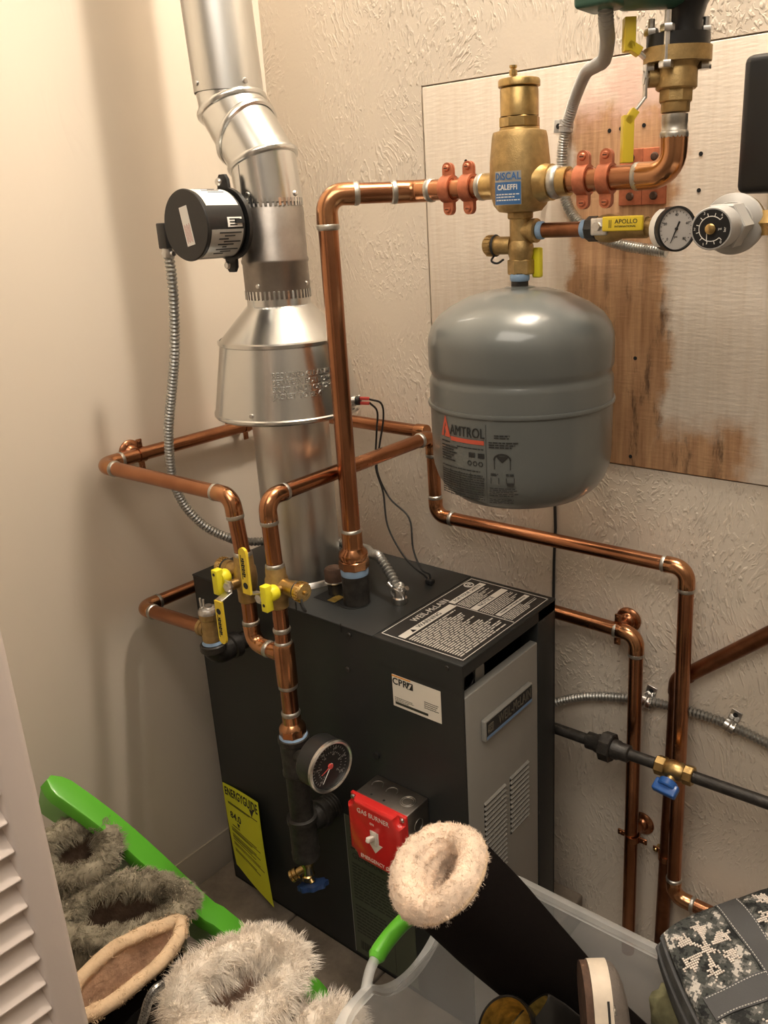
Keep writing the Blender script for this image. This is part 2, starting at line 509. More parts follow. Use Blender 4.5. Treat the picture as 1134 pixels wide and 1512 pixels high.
def solder(root, p, d, r): return MB().lathe([(r * 1.0, -r * .38), (r * 1.13, -r * .25), (r * 1.16, 0), (r * 1.12, r * .2), (r * 1.0, r * .32)], p, d, 24, False).build('solder_ring', 'solder', root)
def lines(mb, o, u, v, w, h, n, off=.0002, th=.00025, fill=.5, ragged=.25, words=True, rnd=None):
    """rows of tiny printed words: o = top left, u across, v down"""
    rnd = rnd or R
    nn = u.cross(-v)
    dh = h / n
    for i in range(n):
        x = 0; end = w * (1 - (rnd.random() * ragged))
        while x < end:
            L = min(end - x, w * (rnd.uniform(.05, .16) if words else 1))
            c = V(o) + u * (x + L / 2) + v * (dh * (i + .5)) + nn * off
            mb.box(c, L, dh * fill, th, u, v, nn)
            x += L + w * .018
def strand_fur(mb, samples, ln, wd, rnd, droop=.0, jit=.5, seg=2, clump=9, spread=.0045):
    """tapered, bent hairs in clumps that lean together: samples of (point, direction)"""
    for q, d0 in samples[::clump]:
        lean = (d0.normalized() + V((rnd.uniform(-jit, jit), rnd.uniform(-jit, jit), rnd.uniform(-jit, jit)))).normalized()
        cl = ln * rnd.uniform(.6, 1.2); sag = V((rnd.uniform(-.3, .3), rnd.uniform(-.3, .3), -droop)) * cl
        tip0 = q + lean * cl + sag
        cu_, cw_ = perp(d0)
        for _ in range(clump):
            p = q + cu_ * rnd.gauss(0, spread) + cw_ * rnd.gauss(0, spread)
            tip = tip0 + (p - q) * .45 + V((rnd.uniform(-1, 1), rnd.uniform(-1, 1), rnd.uniform(-1, 1))) * (cl * .14)
            d = tip - p
            if d.length < 1e-5: continue
            d = (d - sag * .6).normalized(); u, w = perp(d); mid = p + d * (cl * .5); vs = []
            P_l = [p, p.lerp(mid, 1.)] if seg == 2 else [p, p.lerp(mid, .7), mid.lerp(tip, .45)]
            for i, c in enumerate(P_l):
                rr = wd * (1 - i * .28)
                for k in range(3):
                    a = 2 * PI * k / 3; vs.append(c + u * (rr * math.cos(a)) + w * (rr * math.sin(a)))
            n_ = len(P_l); vs.append(tip); fs = []
            for i in range(n_ - 1):
                for k in range(3):
                    k2 = (k + 1) % 3; fs.append((i * 3 + k, i * 3 + k2, i * 3 + 3 + k2, i * 3 + 3 + k))
            for k in range(3): fs.append(((n_ - 1) * 3 + k, (n_ - 1) * 3 + (k + 1) % 3, n_ * 3))
            mb.add(vs, fs)
def screw_head(root, p, n, r=.004, m='zinc', name='screw'):
    u, w = perp(n)
    mb = MB().lathe([(r, 0), (r, r * .35), (r * .75, r * .65), (r * .3, r * .7)], p, n, 14)
    return mb.build(name, m, root)

# ================================================================== THE SETTING
FZ = -.03
PX0, PX1, PZ0, PZ1 = .364, 1.62, .967, 1.606
WX0, WX1, WY0, WZ1 = -.04, 2.5, -3.2, 2.75
m = MB()
for a, b in (((WX0 - .1, 0, FZ), (PX0 - .004, .1, WZ1)), ((PX1 + .004, 0, FZ), (WX1, .1, WZ1)),
             ((PX0 - .004, 0, PZ1 + .003), (PX1 + .004, .1, WZ1)), ((PX0 - .004, 0, FZ), (PX1 + .004, .1, PZ0 - .002))):
    m.box2(a, b)
m.box2((PX0 - .03, .06, PZ0 - .03), (PX1 + .03, .1, PZ1 + .03))
tag(m.build('wall_back', 'plaster_back', loc=(1, 0, 0)), kind='structure')
tag(MB().box2((WX0 - .1, WY0, FZ), (WX0, 0, WZ1)).build('wall_left', 'plaster_left', loc=(WX0, -1, 0)), kind='structure')
tag(MB().box2((WX1, WY0, FZ), (WX1 + .1, .1, WZ1)).build('wall_right', 'unseen_wall_dark', loc=(WX1, -1, 0)), kind='structure')
tag(MB().box2((WX0 - .1, WY0 - .1, FZ), (WX1 + .1, WY0, WZ1)).build('wall_front', 'unseen_wall_dark', loc=(1, WY0, 0)), kind='structure')
tag(MB().box2((WX0 - .1, WY0 - .1, FZ - .1), (WX1 + .1, .1, FZ)).build('floor', 'floor_tile', loc=(1, -1, FZ)), kind='structure')
tag(MB().box2((WX0 - .1, WY0 - .1, WZ1), (WX1 + .1, .1, WZ1 + .1)).build('ceiling', 'ceiling_paint', loc=(1, -1, WZ1)), kind='structure')
prof = [(0, 0), (.014, 0), (.014, .052), (.011, .058), (.011, .066), (.006, .078), (.004, .088), (0, .088)]
tag(MB().prism(prof, (WX0, 0, FZ), X, Z, 2.2).build('baseboard_left', 'base_paint', loc=(WX0, -1, FZ)), kind='structure')
tag(MB().prism(prof, (WX0, 0, FZ), -Y, Z, 2.4).build('baseboard_back', 'base_paint', loc=(1, 0, FZ)), kind='structure')

# plywood access panel let into the plaster
pc = V(((.364 + 1.011) / 2, 0, (PZ0 + PZ1) / 2))
ply = thing('plywood_panel', 'half-painted plywood panel set into the textured plaster wall behind the grey tank', 'panel', pc)
MB().box2((PX0, -.003, PZ0), (PX1, .055, PZ1), bev=.002).build('board', 'plywood', ply)
for p in (V((0.7300, -0.0030, 1.5030)), V((0.7493, -0.0030, 1.5042)), V((0.7870, -0.0030, 1.5056)), V((0.8778, -0.0030, 1.4589)), V((0.8776, -0.0030, 1.4082)), V((0.7849, -0.0030, 1.1521)), V((0.7820, -0.0030, 0.9838)), V((0.4552, -0.0030, 1.4775))):
    MB().cyl(p + Y * .002, p - Y * .0006, .0032, n=12).build('nail_hole', 'black_matte', ply)

# louvred folding door, standing open at the left edge
D = V((.0438, .999, 0)).normalized(); DN = V((D.y, -D.x, 0))
d0 = V((0.5970, -0.9851, 0.6073)); d0.z = FZ + .012
door = thing('door_1', None, None, d0); tag(door, kind='structure')
H = 1.96; T = .028; SW = .036
def stile(off, w):
    a = d0 - D * (off + w / 2) + Z * (H / 2) - DN * (T / 2)
    return MB().box(a, w, T, H, D, DN, Z, bev=.0075)
stile(0, SW).build('stile', 'door_paint', door); stile(.43, SW).build('stile', 'door_paint', door)
for z0, hh in ((0, .12), (H - .1, .1), (.93, .09)):
    MB().box(d0 - D * (.43 / 2 + SW / 2) + Z * (z0 + hh / 2) - DN * (T / 2), .43 - SW, .024, hh, D, DN, Z, bev=.002).build('rail', 'door_paint', door)
sl = None
def slat(z):
    c = d0 - D * (.43 / 2 + SW / 2) + Z * z - DN * (T / 2)
    a = math.radians(52)
    up = (Z * math.sin(a) - DN * math.cos(a)).normalized(); nn = D.cross(up)
    return MB().box(c, .43 - SW + .004, .006, .041, D, nn, up, bev=.002)
zz = .14
while zz < H - .12:
    if not .91 < zz < 1.035:
        if sl is None:
            z00 = zz; sl = slat(zz).build('louver_slat', 'door_paint', door)
        else:
            c = sl.copy(); COL.objects.link(c); c.location = sl.location + V((0, 0, zz - z00))
    zz += .0345

# concrete pavers under the boiler
for i, (a, b) in enumerate((((.03, -.53), (.262, -.03)), ((.266, -.53), (.50, -.03)), ((.504, -.50), (.72, -.03)))):
    o = MB().box2((a[0], a[1], FZ), (b[0], b[1], .039), bev=.006).build('concrete_paver', 'paver')
    tag(o, ['grey concrete paver under the boiler nearest the baseboard corner', 'grey concrete paver under the middle of the boiler, beneath the blue drain handwheel',
            'grey concrete paver under the front end of the boiler beside the clear bin'][i], 'paver', 'concrete pavers under the boiler')

# ================================================================== THE BOILER
BX0, BX1, BY0, BY1, BZ0, BZ1 = .079, .714, -.415, -.141, .041, .756
boi = thing('boiler', 'charcoal metal gas boiler with grey louvred front panel standing on concrete pavers', 'boiler', (.4, -.28, BZ0))
m = MB()
m.box2((BX0, BY0, BZ0), (BX1 - .001, BY0 + .004, BZ1 - .002))                # near side
m.box2((BX0, BY1 - .004, BZ0), (BX1, BY1, BZ1 - .002))              # far side
m.box2((BX0, BY0, BZ0), (BX0 + .004, BY1, BZ1 - .002))              # rear
m.box2((BX0, BY0, BZ0), (BX1, BY1, BZ0 + .004))
m.box2((BX1 - .035, -.198, BZ0), (BX1, BY1, BZ1 - .002), bev=.002)  # right front post
m.box2((BX1 - .03, BY0, BZ1 - .022), (BX1, BY1, BZ1 - .002))        # lip under the lid
m.build('jacket', 'jacket', boi)
MB().box2((BX0 - .001, BY0 - .0015, BZ1 - .004), (.5385, BY1 + .001, BZ1), bev=.0015).build('rear_lid', 'jacket', boi)
m = MB().box2((.5395, BY0 - .0015, BZ1 - .004), (BX1 + .001, BY1 + .001, BZ1), bev=.0015)
m.box2((.5395, BY0 - .0018, BZ1 - .046), (BX1, BY0 - .0002, BZ1 - .002))
m.build('front_lid', 'jacket', boi)
MB().box2((BX1 - .12, BY0 + .004, BZ0 + .1), (BX1 - .11, -.2, BZ1 - .01)).build('cavity_dark_sheet', 'black_matte', boi)  # black sheet stands in for the dark inside the jacket
MB().prism([(-.012, 0), (.012, 0), (.012, .02), (.006, .03), (-.006, .03), (-.012, .02)], V((0.6900, -0.3394, 0.7039)) - Z * .015, Y, Z, .002).build('bracket_tab', 'panel_grey', boi)
MB().torus(V((0.6900, -0.3673, 0.7019)), X, .014, .0015, 20, 6).build('wire_loop', 'black_plastic', boi)
# grey front panel with louvres and name plate
gp = MB().box2((BX1 - .016, -.4105, BZ0 + .004), (BX1 - .001, -.1985, .697), bev=.002).build('front_panel', 'panel_grey', boi)
for (ya, yb, zt, zb) in ((-.368, -.306, .478, .30), (-.291, -.233, .480, .368)):
    m2 = MB(); md = MB(); z = zt
    while z > zb:
        pr = [(0, 0), (.0040, .0004), (.0040, .0012), (0, .0040)]
        m2.prism([(x_, z_) for x_, z_ in pr], V((BX1 - .0012, (ya + yb) / 2 + (yb - ya) / 2, z)), X, Z, yb - ya)
        md.box2((BX1 - .0012, ya, z - .0056), (BX1 - .0006, yb, z - .0002))  # black strips paint the dark gaps between the blades
        z -= .0098
    m2.build('louver_vent', 'panel_grey', gp); md.build('vent_slot_dark', 'black_matte', gp)
npc = V((BX1, -.30, .620)); 
# the plate: 142 mm long, 36 mm high
pl = MB().box2((BX1 - .001, -.371, .601), (BX1 + .008, -.230, .638), bev=.002).build('name_plate', 'panel_grey', gp)
MB().box2((BX1 + .0078, -.368, .606), (BX1 + .0085, -.233, .6355)).build('plate_field', 'label_black', pl)
MB().box2((BX1 + .0083, -.368, .6045), (BX1 + .0088, -.233, .6095)).build('plate_stripe', 'plate_blue', pl)
MB().text('WEIL-McLAIN', (BX1 + .0083, -.286, .6225), Y, Z, .0245, .0012, 0, 'CENTER', None, .64, .035).build('plate_lettering', 'bronze_plate', pl)
m = MB(); 
for r0 in (0, .0035): 
    m.torus((BX1 + .0086, -.357, .622), X, .0095 - r0, .0009, 4, 6, (Y + Z).normalized())
m.text('W', (BX1 + .0083, -.357, .622), Y, Z, .009, .0012).build('plate_emblem', 'bronze_plate', pl)

# safety label on the lid (reads from the rear towards the wall)
LO = V((.5455, -.4025, BZ1)); LU, LV = Y, X     # across, down
lab = MB().box2((.5425, -.406, BZ1 - .0002), (.7095, -.148, BZ1 + .0004)).build('safety_label', 'label_black', boi)
W_, H_ = .2515, .161
m = MB()
def strip(u0, u1, v0, v1, mb, t=.0007): mb.box2((LO.x + v0, LO.y + u0, BZ1 + .0003), (LO.x + v1, LO.y + u1, BZ1 + t))
for t in ((0, W_, 0, .0012), (0, W_, H_ - .0012, H_), (0, .0012, 0, H_), (W_ - .0012, W_, 0, H_)): strip(*t, m)
for t in ((.006, .144, .030, .0445), (.149, .2445, .024, .037), (.149, .2445, .070, .0835), (.152, .2445, .118, .128)): strip(*t, m)
strip(.1455, .147, .040, H_ - .003, m)
strip(.147, .2445, .1385, .1392, m)
rr = random.Random(3)
lines(m, LO + LV * .049 + LU * .008, LU, LV, .132, .104, 21, .0005, .0003, .5, .3, True, rr)
lines(m, LO + LV * .040 + LU * .151, LU, LV, .092, .027, 7, .0005, .0003, .42, .45, True, rr)
lines(m, LO + LV * .086 + LU * .151, LU, LV, .092, .029, 7, .0005, .0003, .42, .4, True, rr)
lines(m, LO + LV * .130 + LU * .151, LU, LV, .092, .022, 6, .0005, .0003, .42, .4, True, rr)
m.text('WEIL-McLAIN', LO + LU * .108 + LV * .0165, LU, -LV, .0185, .0003, .0005, 'CENTER', None, .8, .05)
m.torus(LO + LU * .226 + LV * .0125 + Z * .0005, Z, .0085, .0012, 20, 4)
m.text('W', LO + LU * .226 + LV * .0125, LU, -LV, .011, .0003, .0005)
m.build('label_print', 'label_white', lab)
m = MB()
m.text('WARNING', LO + LU * .078 + LV * .0372, LU, -LV, .0125, .0003, .0008)
m.prism([(-.005, -.0045), (.005, -.0045), (0, .005)], LO + LU * .034 + LV * .0372 + Z * .0008, LU, -LV, .0003)
m.text('FOR YOUR SAFETY', LO + LU * .197 + LV * .0305, LU, -LV, .0092, .0003, .0008)
m.text('NOTICE', LO + LU * .186 + LV * .0768, LU, -LV, .0115, .0003, .0008)
m.text('WARNING: FOR PROPER SERVICE', LO + LU * .199 + LV * .123, LU, -LV, .005, .0003, .0008)
m.build('label_headings', 'ink', lab)

# installer's sticker
st = MB().box2((.574, BY0 - .0006, .641), (.671, BY0 + .0005, .698)).build('contractor_sticker', 'label_cream', boi)
MB().box2((.574, BY0 - .0009, .695), (.612, BY0 - .0004, .6975)).build('orange_band', 'orange', st)
m = MB(); m.text('CPR', (.590, BY0 - .0006, .6865), X, Z, .0165, .0004, 0, 'CENTER', None, 1.0, .035)
m.prism([(0, 0), (.012, 0), (.012, .012), (.0, .012)], V((.6045, BY0 - .0006, .6807)), X, Z, .0004)
m.build('sticker_lettering', 'ink', st)
MB().prism([(0, .0), (.004, 0), (.009, .009), (.005, .009)], V((.6055, BY0 - .0011, .682)), X, Z, .0003).build('sticker_emblem', 'label_cream', st)
m = MB(); lines(m, V((.5775, BY0 - .0006, .659)), X, -Z, .04, .0085, 3, .0001, .0002, .35, .3)
lines(m, V((.638, BY0 - .0006, .671)), X, -Z, .03, .014, 4, .0001, .0002, .35, .4)
m.box2((.5785, BY0 - .0009, .6455), (.645, BY0 - .0004, .650)); m.build('sticker_print', 'plate_green_ink', st)

# curling yellow energy label
def curl(u, v):
    """u 0..1 across, v 0..1 down: the sheet lifts away towards the lower right"""
    x = .082 + .118 * u + .014 * v * v - .004 * v + .036 * (u ** 1.6) * (.2 + .8 * v)
    z = .285 + .012 * u * (1 - .3 * v) - .205 * v - .012 * u * v
    y = BY0 - .0012 - .034 * (u ** 1.6) * (.35 + .65 * v) - .006 * math.sin(PI * u) * v
    return V((x, y, z))
m = MB(); N1 = 14; vs = [curl(i / N1, j / N1) for j in range(N1 + 1) for i in range(N1 + 1)]
vs += [p - Y * .0005 for p in vs]; K = (N1 + 1) ** 2
fs = [(j * (N1 + 1) + i, j * (N1 + 1) + i + 1, (j + 1) * (N1 + 1) + i + 1, (j + 1) * (N1 + 1) + i) for j in range(N1) for i in range(N1)]
fs += [tuple(K + k for k in f[::-1]) for f in fs]
ed = [i for i in range(N1 + 1)] + [(j + 1) * (N1 + 1) + N1 for j in range(N1)] + [N1 * (N1 + 1) + i for i in range(N1 - 1, -1, -1)] + [j * (N1 + 1) for j in range(N1 - 1, 0, -1)]
fs += [(ed[i], ed[(i + 1) % len(ed)], K + ed[(i + 1) % len(ed)], K + ed[i]) for i in range(len(ed))]
es = m.add(vs, fs).build('energy_label', 'energy_yellow', boi)
def eg(u, v):
    return lambda a, b, c: curl(u + a / .118, v - b / .205) - Y * (.0007 + c)
m = MB()
m.text('ENERGYGUIDE', (0, 0, 0), X, Z, .027, .0003, 0, 'LEFT', lambda a, b, c: curl(min(1, .04 + a / .128), .085 - b / .205) - Y * (.0009 + c), .63, .035)
m.text('84.0', (0, 0, 0), X, Z, .022, .0003, 0, 'LEFT', lambda a, b, c: curl(.12 + a / .118, .35 - b / .205) - Y * (.0009 + c), .95, .025)
def epr(poly): 
    k = len(poly); m.add([curl(a, b) - Y * .0009 for a, b in poly] + [curl(a, b) - Y * .0012 for a, b in poly], [tuple(range(k)), tuple(range(2 * k - 1, k - 1, -1))] + [(i, (i + 1) % k, k + (i + 1) % k, k + i) for i in range(k)])
epr([(.30, .405), (.38, .405), (.34, .45)]); epr([(.15, .462), (.36, .462), (.36, .470), (.15, .470)]); epr([(.72, .13), (.84, .13), (.78, .20)])
for i, v in enumerate((.20, .215, .50, .52, .535, .58, .60, .615, .64, .68, .70, .76, .78)):
    a = .10; e = .92 - .3 * ((i * 37) % 10) / 10
    epr([(a, v), (e, v), (e, v + .006), (a, v + .006)])
m.build('label_print', 'ink', es)

# rating plate low on the side
rp = MB().box2((.436, BY0 - .0008, .052), (.590, BY0 + .0005, .368)).build('rating_plate', 'plate_green', boi)
m = MB(); rr = random.Random(5)
lines(m, V((.446, BY0 - .0008, .325)), X, -Z, .135, .03, 4, .0001, .0002, .4, .4, True, rr)
m.text('GENERAL USE', (.505, BY0 - .0008, .283), X, Z, .018, .0003)
lines(m, V((.446, BY0 - .0008, .268)), X, -Z, .135, .085, 12, .0001, .0002, .45, .3, True, rr)
lines(m, V((.446, BY0 - .0008, .172)), X, -Z, .085, .07, 9, .0001, .0002, .45, .3, True, rr)
m.box2((.5385, BY0 - .0011, .06), (.5395, BY0 - .0006, .175))
m.box2((.536, BY0 - .0012, .305), (.587, BY0 - .0006, .318)); m.prism([(-.012, 0), (.012, 0), (0, .02)], V((.461, BY0 - .0009, .332)), X, Z, .0003)
for i in range(16): m.box2((.452 + i * .003, BY0 - .0011, .066), (.4535 + i * .003 + .001 * (i % 2), BY0 - .0006, .086))
m.build('plate_print', 'plate_green_ink', rp)
MB().box2((.4365, BY0 - .0013, .052), (.4375, BY0, .368)).build('plate_border', 'silver_label', rp)
for p in (V((0.4766, -0.4150, 0.6754)), V((0.6866, -0.4150, 0.7441)), V((0.4863, -0.4150, 0.7424))): screw_head(boi, p, -Y, .0045, 'black_iron')
MB().cyl(V((0.5288, -0.4150, 0.5279)), V((0.5288, -0.4150, 0.5279)) - Y * .004, .006, n=18).build('knockout_plug', 'black_matte', boi)
for p in (V((0.3647, -0.4160, 0.7651)), V((0.4685, -0.4160, 0.7527))): MB().box(p - Z * .003, .0016, .0012, .016).build('lid_slot', 'black_matte', boi)
# openings in the lid: flat black pieces stand for the dark inside
b0 = V((0.4303, -0.3394, 0.7560))
MB().lathe([(.0285, 0), (.0285, .0012), (.0262, .0012), (.0262, 0)], b0 - Z * .0002, Z, 32, False).build('grommet_ring', 'black_plastic', boi)
MB().cyl(b0, b0 + Z * .0006, .0262, n=32).build('lid_opening_dark', 'black_matte', boi)
MB().box2((b0.x - .075, b0.y - .026, BZ1 - .0002), (b0.x - .026, b0.y + .018, BZ1 + .0006)).build('lid_opening_dark', 'black_matte', boi)
MB().box2((b0.x - .045, b0.y - .022, BZ1), (b0.x - .028, b0.y + .004, BZ1 + .0012)).build('label_scrap', 'gold', boi)
# capped relief stub
q = V((0.3765, -0.3376, 0.7560)) + V((0, .006, 0))
stub = thing('capped_pipe_stub', 'short black pipe stub with a rusty brown cap on the boiler lid', 'pipe', q)
MB().cyl(q + Z * .0015, q + Z * .03, .013).build('nipple', 'black_iron', stub)
MB().lathe([(.0165, .024), (.017, .026), (.017, .046), (.0145, .050), (0, .0505)], q, Z, 24).build('cap', 'rust', stub)
MB().torus(q + Z * .025, Z, .0165, .0018).build('collar', 'zinc', stub)

# ================================================================== FLUE
FX, FY = .268, -.30
tubeR = .0675
zS, zT, zN, zB = 1.055, 1.175, 1.249, 1.455      # skirt bottom, skirt top, cone top, band top
hood = thing('draft_hood', 'conical galvanized draft hood with stamped lettering on its pipe above the boiler', 'draft hood', (FX, FY, BZ1))
MB().lathe([(tubeR + .006, .0005), (tubeR + .004, .006), (tubeR, .010), (tubeR, .33)], (FX, FY, BZ1), Z, 56, False).build('lower_pipe', 'galv_satin', hood)
zS = V((0.2692, -0.3000, 1.0755)).z; zT = V((0.2622, -0.3000, 1.1978)).z; zN = V((0.2622, -0.3000, 1.2564)).z
rS, rT, rN = .1265, .107, .0535
sk = MB().lathe([(rS - .003, zS - .001), (rS, zS - .003), (rS + .0025, zS), (rS + .0025, zS + .004), (rS, zS + .006), (rT, zT - .004), (rT + .003, zT - .002), (rT + .003, zT + .003), (rT - .001, zT + .005)],
                (FX, FY, 0), Z, 72, False).build('skirt', 'galv', hood)
MB().lathe([(rT - .001, zT + .004), (rT - .004, zT + .006), (rN + .004, zN - .003), (rN, zN)], (FX, FY, 0), Z, 72, False).build('cone', 'galv', hood)
MB().lathe([(rN, zN - .001), (rN - .0005, zN + .03)], (FX, FY, 0), Z, 56, False).build('neck', 'galv', hood)
th0 = math.atan2(V((0.4405, -0.4200, 1.1616)).y - FY, V((0.4405, -0.4200, 1.1616)).x - FX)
a_ = math.radians(-50)
def skw(dz):
    def f(a, b, c):
        z = zS + dz + b
        r = rS + (rT - rS) * (z - zS) / (zT - zS) + c
        t = a_ + a / r
        return V((FX + r * math.cos(t), FY + r * math.sin(t), z))
    return f
m = MB()
for i, s in enumerate(('REQUIRED CLEARANCE', 'BETWEEN BOTTOM OF', 'SKIRT AND TOP OF', 'JACKET TO BE 4"')):
    m.text(s, (0, 0, 0), X, Z, .0122, .0022, .0002, 'LEFT', (lambda f: lambda a, b, c: f(a - .008, b, c))(skw(.078 - i * .0112)), .92, .005)
m.build('stamped_lettering', 'zinc', sk)
m = MB(); a2 = math.radians(3)
for k in range(3):
    for j in range(7): m.box(V((FX + (rT + .012) * math.cos(a2 + j * .03), FY + (rT + .012) * math.sin(a2 + j * .03), zT - .03 - k * .01)), .001, .0028, .006)
for az, dz in ((-72, .014), (40, .014)):
    t = math.radians(az); n_ = V((math.cos(t), math.sin(t), 0))
    screw_head(hood, V((FX, FY, zS + dz)) + n_ * (rS - .003), n_, .0045)
# spill switch on the right side of the skirt, with two push-on terminals
sp = V((0.4073, -0.2500, 1.0924))
t = math.atan2(sp.y - FY, sp.x - FX); n_ = V((math.cos(t), math.sin(t), 0)); sp = V((FX, FY, sp.z)) + n_ * (rS - .003)
sw = thing('spill_switch', 'small round spill switch with two red push-on terminals on the hood skirt', 'switch', sp)
MB().cyl(sp, sp + n_ * .006, .0085).build('switch_base', 'zinc', sw)
MB().cyl(sp + n_ * .006, sp + n_ * .013, .0078, bev=.0015).build('switch_body', 'black_plastic', sw)
tv = perp(n_)[0]
for s_ in (-1, 1):
    MB().box(sp + n_ * .0215 + Z * (.004 * s_) + tv * .0, .017, .005, .0055, n_, n_.cross(Z), Z, bev=.0012).build('terminal', 'wire_red', sw)
we = sp + n_ * .030
# vent damper: dark duct section and motor
zD0, zD1 = zN + .012, V((0.2749, -0.3000, 1.4222)).z
dam = thing('vent_damper', 'dark galvanized vent damper section with a round black motor on its left', 'vent damper', (FX, FY, zD0))
dr = .0545
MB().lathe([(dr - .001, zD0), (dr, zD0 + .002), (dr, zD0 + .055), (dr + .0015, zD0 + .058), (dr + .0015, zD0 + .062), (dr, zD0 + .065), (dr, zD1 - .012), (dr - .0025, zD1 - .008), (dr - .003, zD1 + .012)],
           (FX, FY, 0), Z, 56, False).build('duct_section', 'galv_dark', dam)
m = MB()
for k in range(44):
    t = 2 * PI * k / 44; n_ = V((math.cos(t), math.sin(t), 0)); tv = V((-n_.y, n_.x, 0))
    m.box(V((FX, FY, zD1 - .002)) + n_ * (dr - .0015), .003, .0042, .012, n_, tv, Z)
m.build('crimped_edge', 'galv', dam)
m = MB()
for k in range(44):
    t = 2 * PI * k / 44; n_ = V((math.cos(t), math.sin(t), 0)); tv = V((-n_.y, n_.x, 0))
    m.box(V((FX, FY, zD0 + .006)) + n_ * (dr - .0004), .0025, .0034, .014, n_, tv, Z)
m.build('crimped_edge', 'galv', dam)
for az in (-78, 20):
    t = math.radians(az); n_ = V((math.cos(t), math.sin(t), 0)); screw_head(dam, V((FX, FY, zD0 + .022)) + n_ * (dr - .001), n_, .004)
# motor: axis towards the viewer's left
mc = V((0.2498, -0.3850, 1.3895)); fc = V((0.2499, -0.4580, 1.3898))
ma = (fc - mc).normalized(); L_ = (fc - mc).length
mu = (Z - ma * Z.dot(ma)).normalized(); mv = ma.cross(mu)
mot = MB().lathe([(.050, -.001), (.0515, .0), (.0515, L_ - .006), (.0528, L_ - .005), (.0532, L_ - .002), (.052, L_), (0, L_ + .0004)], mc, ma, 56).build('motor_housing', 'black_plastic', dam)
poly = []
for k in range(72):
    a = 2 * PI * k / 72; r = .0555
    poly.append((r * math.cos(a), r * math.sin(a)))
MB().prism(poly, mc - ma * .006, mv, mu, .007).build('motor_flange', 'black_plastic', dam)
for s_ in (1, -1):
    e = mc + mu * (.063 * s_) - ma * .006
    ear = MB().prism([(.013 * math.cos(k * PI / 10) if k <= 10 else 0, 0) for k in range(0)] or [(-.013, -.016 * s_), (.013, -.016 * s_), (.0115, .004 * s_), (.006, .0115 * s_), (-.006, .0115 * s_), (-.0115, .004 * s_)], e, mv, mu, .006).build('mounting_ear', 'black_plastic', dam)
    screw_head(ear, e + ma * (.006 if True else 0) * (1 if mv.cross(mu).dot(ma) > 0 else 1), ma, .0062, 'zinc')
m = MB(); m.box(mc - ma * .022 + mv * -.0, .012, .05, .075, ma, mv, mu, bev=.002)
m.build('mounting_bracket', 'galv', dam)
def wrap(a0, a1, h0, h1, r, n=24):
    """a piece of label wrapped round the motor; angle 0 = up, positive towards the camera side"""
    mb = MB(); vs = []
    for rr_ in (r, r + .0006):
        for i in range(n + 1):
            a = a0 + (a1 - a0) * i / n; d = mu * math.cos(a) + mv * math.sin(a)
            vs += [mc + ma * h0 + d * rr_, mc + ma * h1 + d * rr_]
    k = 2 * (n + 1)
    for i in range(n):
        mb_f = (2 * i, 2 * i + 1, 2 * i + 3, 2 * i + 2); vs_ = mb_f
        mb.f.append(tuple(k + j for j in mb_f)); mb.f.append(mb_f[::-1])
        mb.f.append((2 * i, 2 * i + 2, k + 2 * i + 2, k + 2 * i)); mb.f.append((2 * i + 1, k + 2 * i + 1, k + 2 * i + 3, 2 * i + 3))
    mb.f.append((0, k, k + 1, 1)); mb.f.append((2 * n, 2 * n + 1, k + 2 * n + 1, k + 2 * n))
    mb.v = [V(p) for p in vs]; return mb
cs = 1 if mv.dot(V((.78, -.6, 0))) > 0 else -1      # which way round faces the camera
lw = wrap(-.55 * cs, 1.02 * cs, .004, L_ - .008, .0516).build('white_label', 'label_white', mot)
ls = wrap(1.72 * cs, 2.75 * cs, .004, L_ - .008, .0516).build('foil_label', 'silver_label', mot)
lt = wrap(1.38 * cs, 1.66 * cs, .006, .034, .0517).build('barcode_label', 'label_white', mot)
m = MB()
for i in range(5):
    a = (.0 + i * .11) * cs; m.v += wrap(a, a + .03 * cs, .012 + .006 * (i % 2), .05 - .008 * (i % 3), .0521, 3).v; k = len(m.v) - 16
    m.f += [tuple(j + k for j in f) for f in wrap(0, .03, 0, .01, .05, 3).f]
m.build('label_print', 'ink', lw)
m = MB()
for i in range(9):
    a = (1.8 + i * .09) * cs; k = len(m.v); w_ = wrap(a, a + .035 * cs, .008 + .012 * (i % 3), .05 - .01 * (i % 2), .0521, 3); m.v += w_.v; m.f += [tuple(j + k for j in f) for f in w_.f]
m.build('label_print', 'ink', ls)
m = MB()
for i in range(3):
    a = (1.42 + i * .08) * cs; k = len(m.v); w_ = wrap(a, a + .035 * cs, .010 + .003 * i, .030, .0521, 3); m.v += w_.v; m.f += [tuple(j + k for j in f) for f in w_.f]
m.build('label_print', 'ink', lt)
# sticker on the motor's end cap
e0 = mc + ma * (L_ + .0005); fu = mv * cs
tl = (mu * math.cos(.19) - fu * math.sin(.19)); tw = (fu * math.cos(.19) + mu * math.sin(.19))
s3 = MB().box(e0 + fu * .004 - mu * .001, .019, .058, .0006, tw, tl, ma).build('cap_sticker', 'label_white', mot)
m = MB(); 
for i in range(5): m.box(e0 + fu * .004 + tw * (-.006 + i * .003) - tl * .012, .0006, .028 - .004 * (i % 2), .0016, tw, tl, ma)
m.build('sticker_print', 'tag_pink', s3)
MB().box(mc + mv * cs * .0515 + ma * .012 + mu * .004, .016, .006, .008, ma, mu, mv).build('slot', 'black_matte', mot)
# connector box at the back of the motor
cb = V((0.1592, -0.4300, 1.3714))
MB().box(cb + Z * .004, .022, .02, .04, bev=.002).build('conduit_plate', 'black_plastic', dam)
MB().cyl(cb - Z * .012, cb - Z * .030, .0095, bev=.001).build('conduit_connector', 'zinc', dam)
MB().cyl(cb - Z * .024 - X * .014, cb - Z * .024 + X * .014, .004).build('connector_screw', 'zinc', dam)

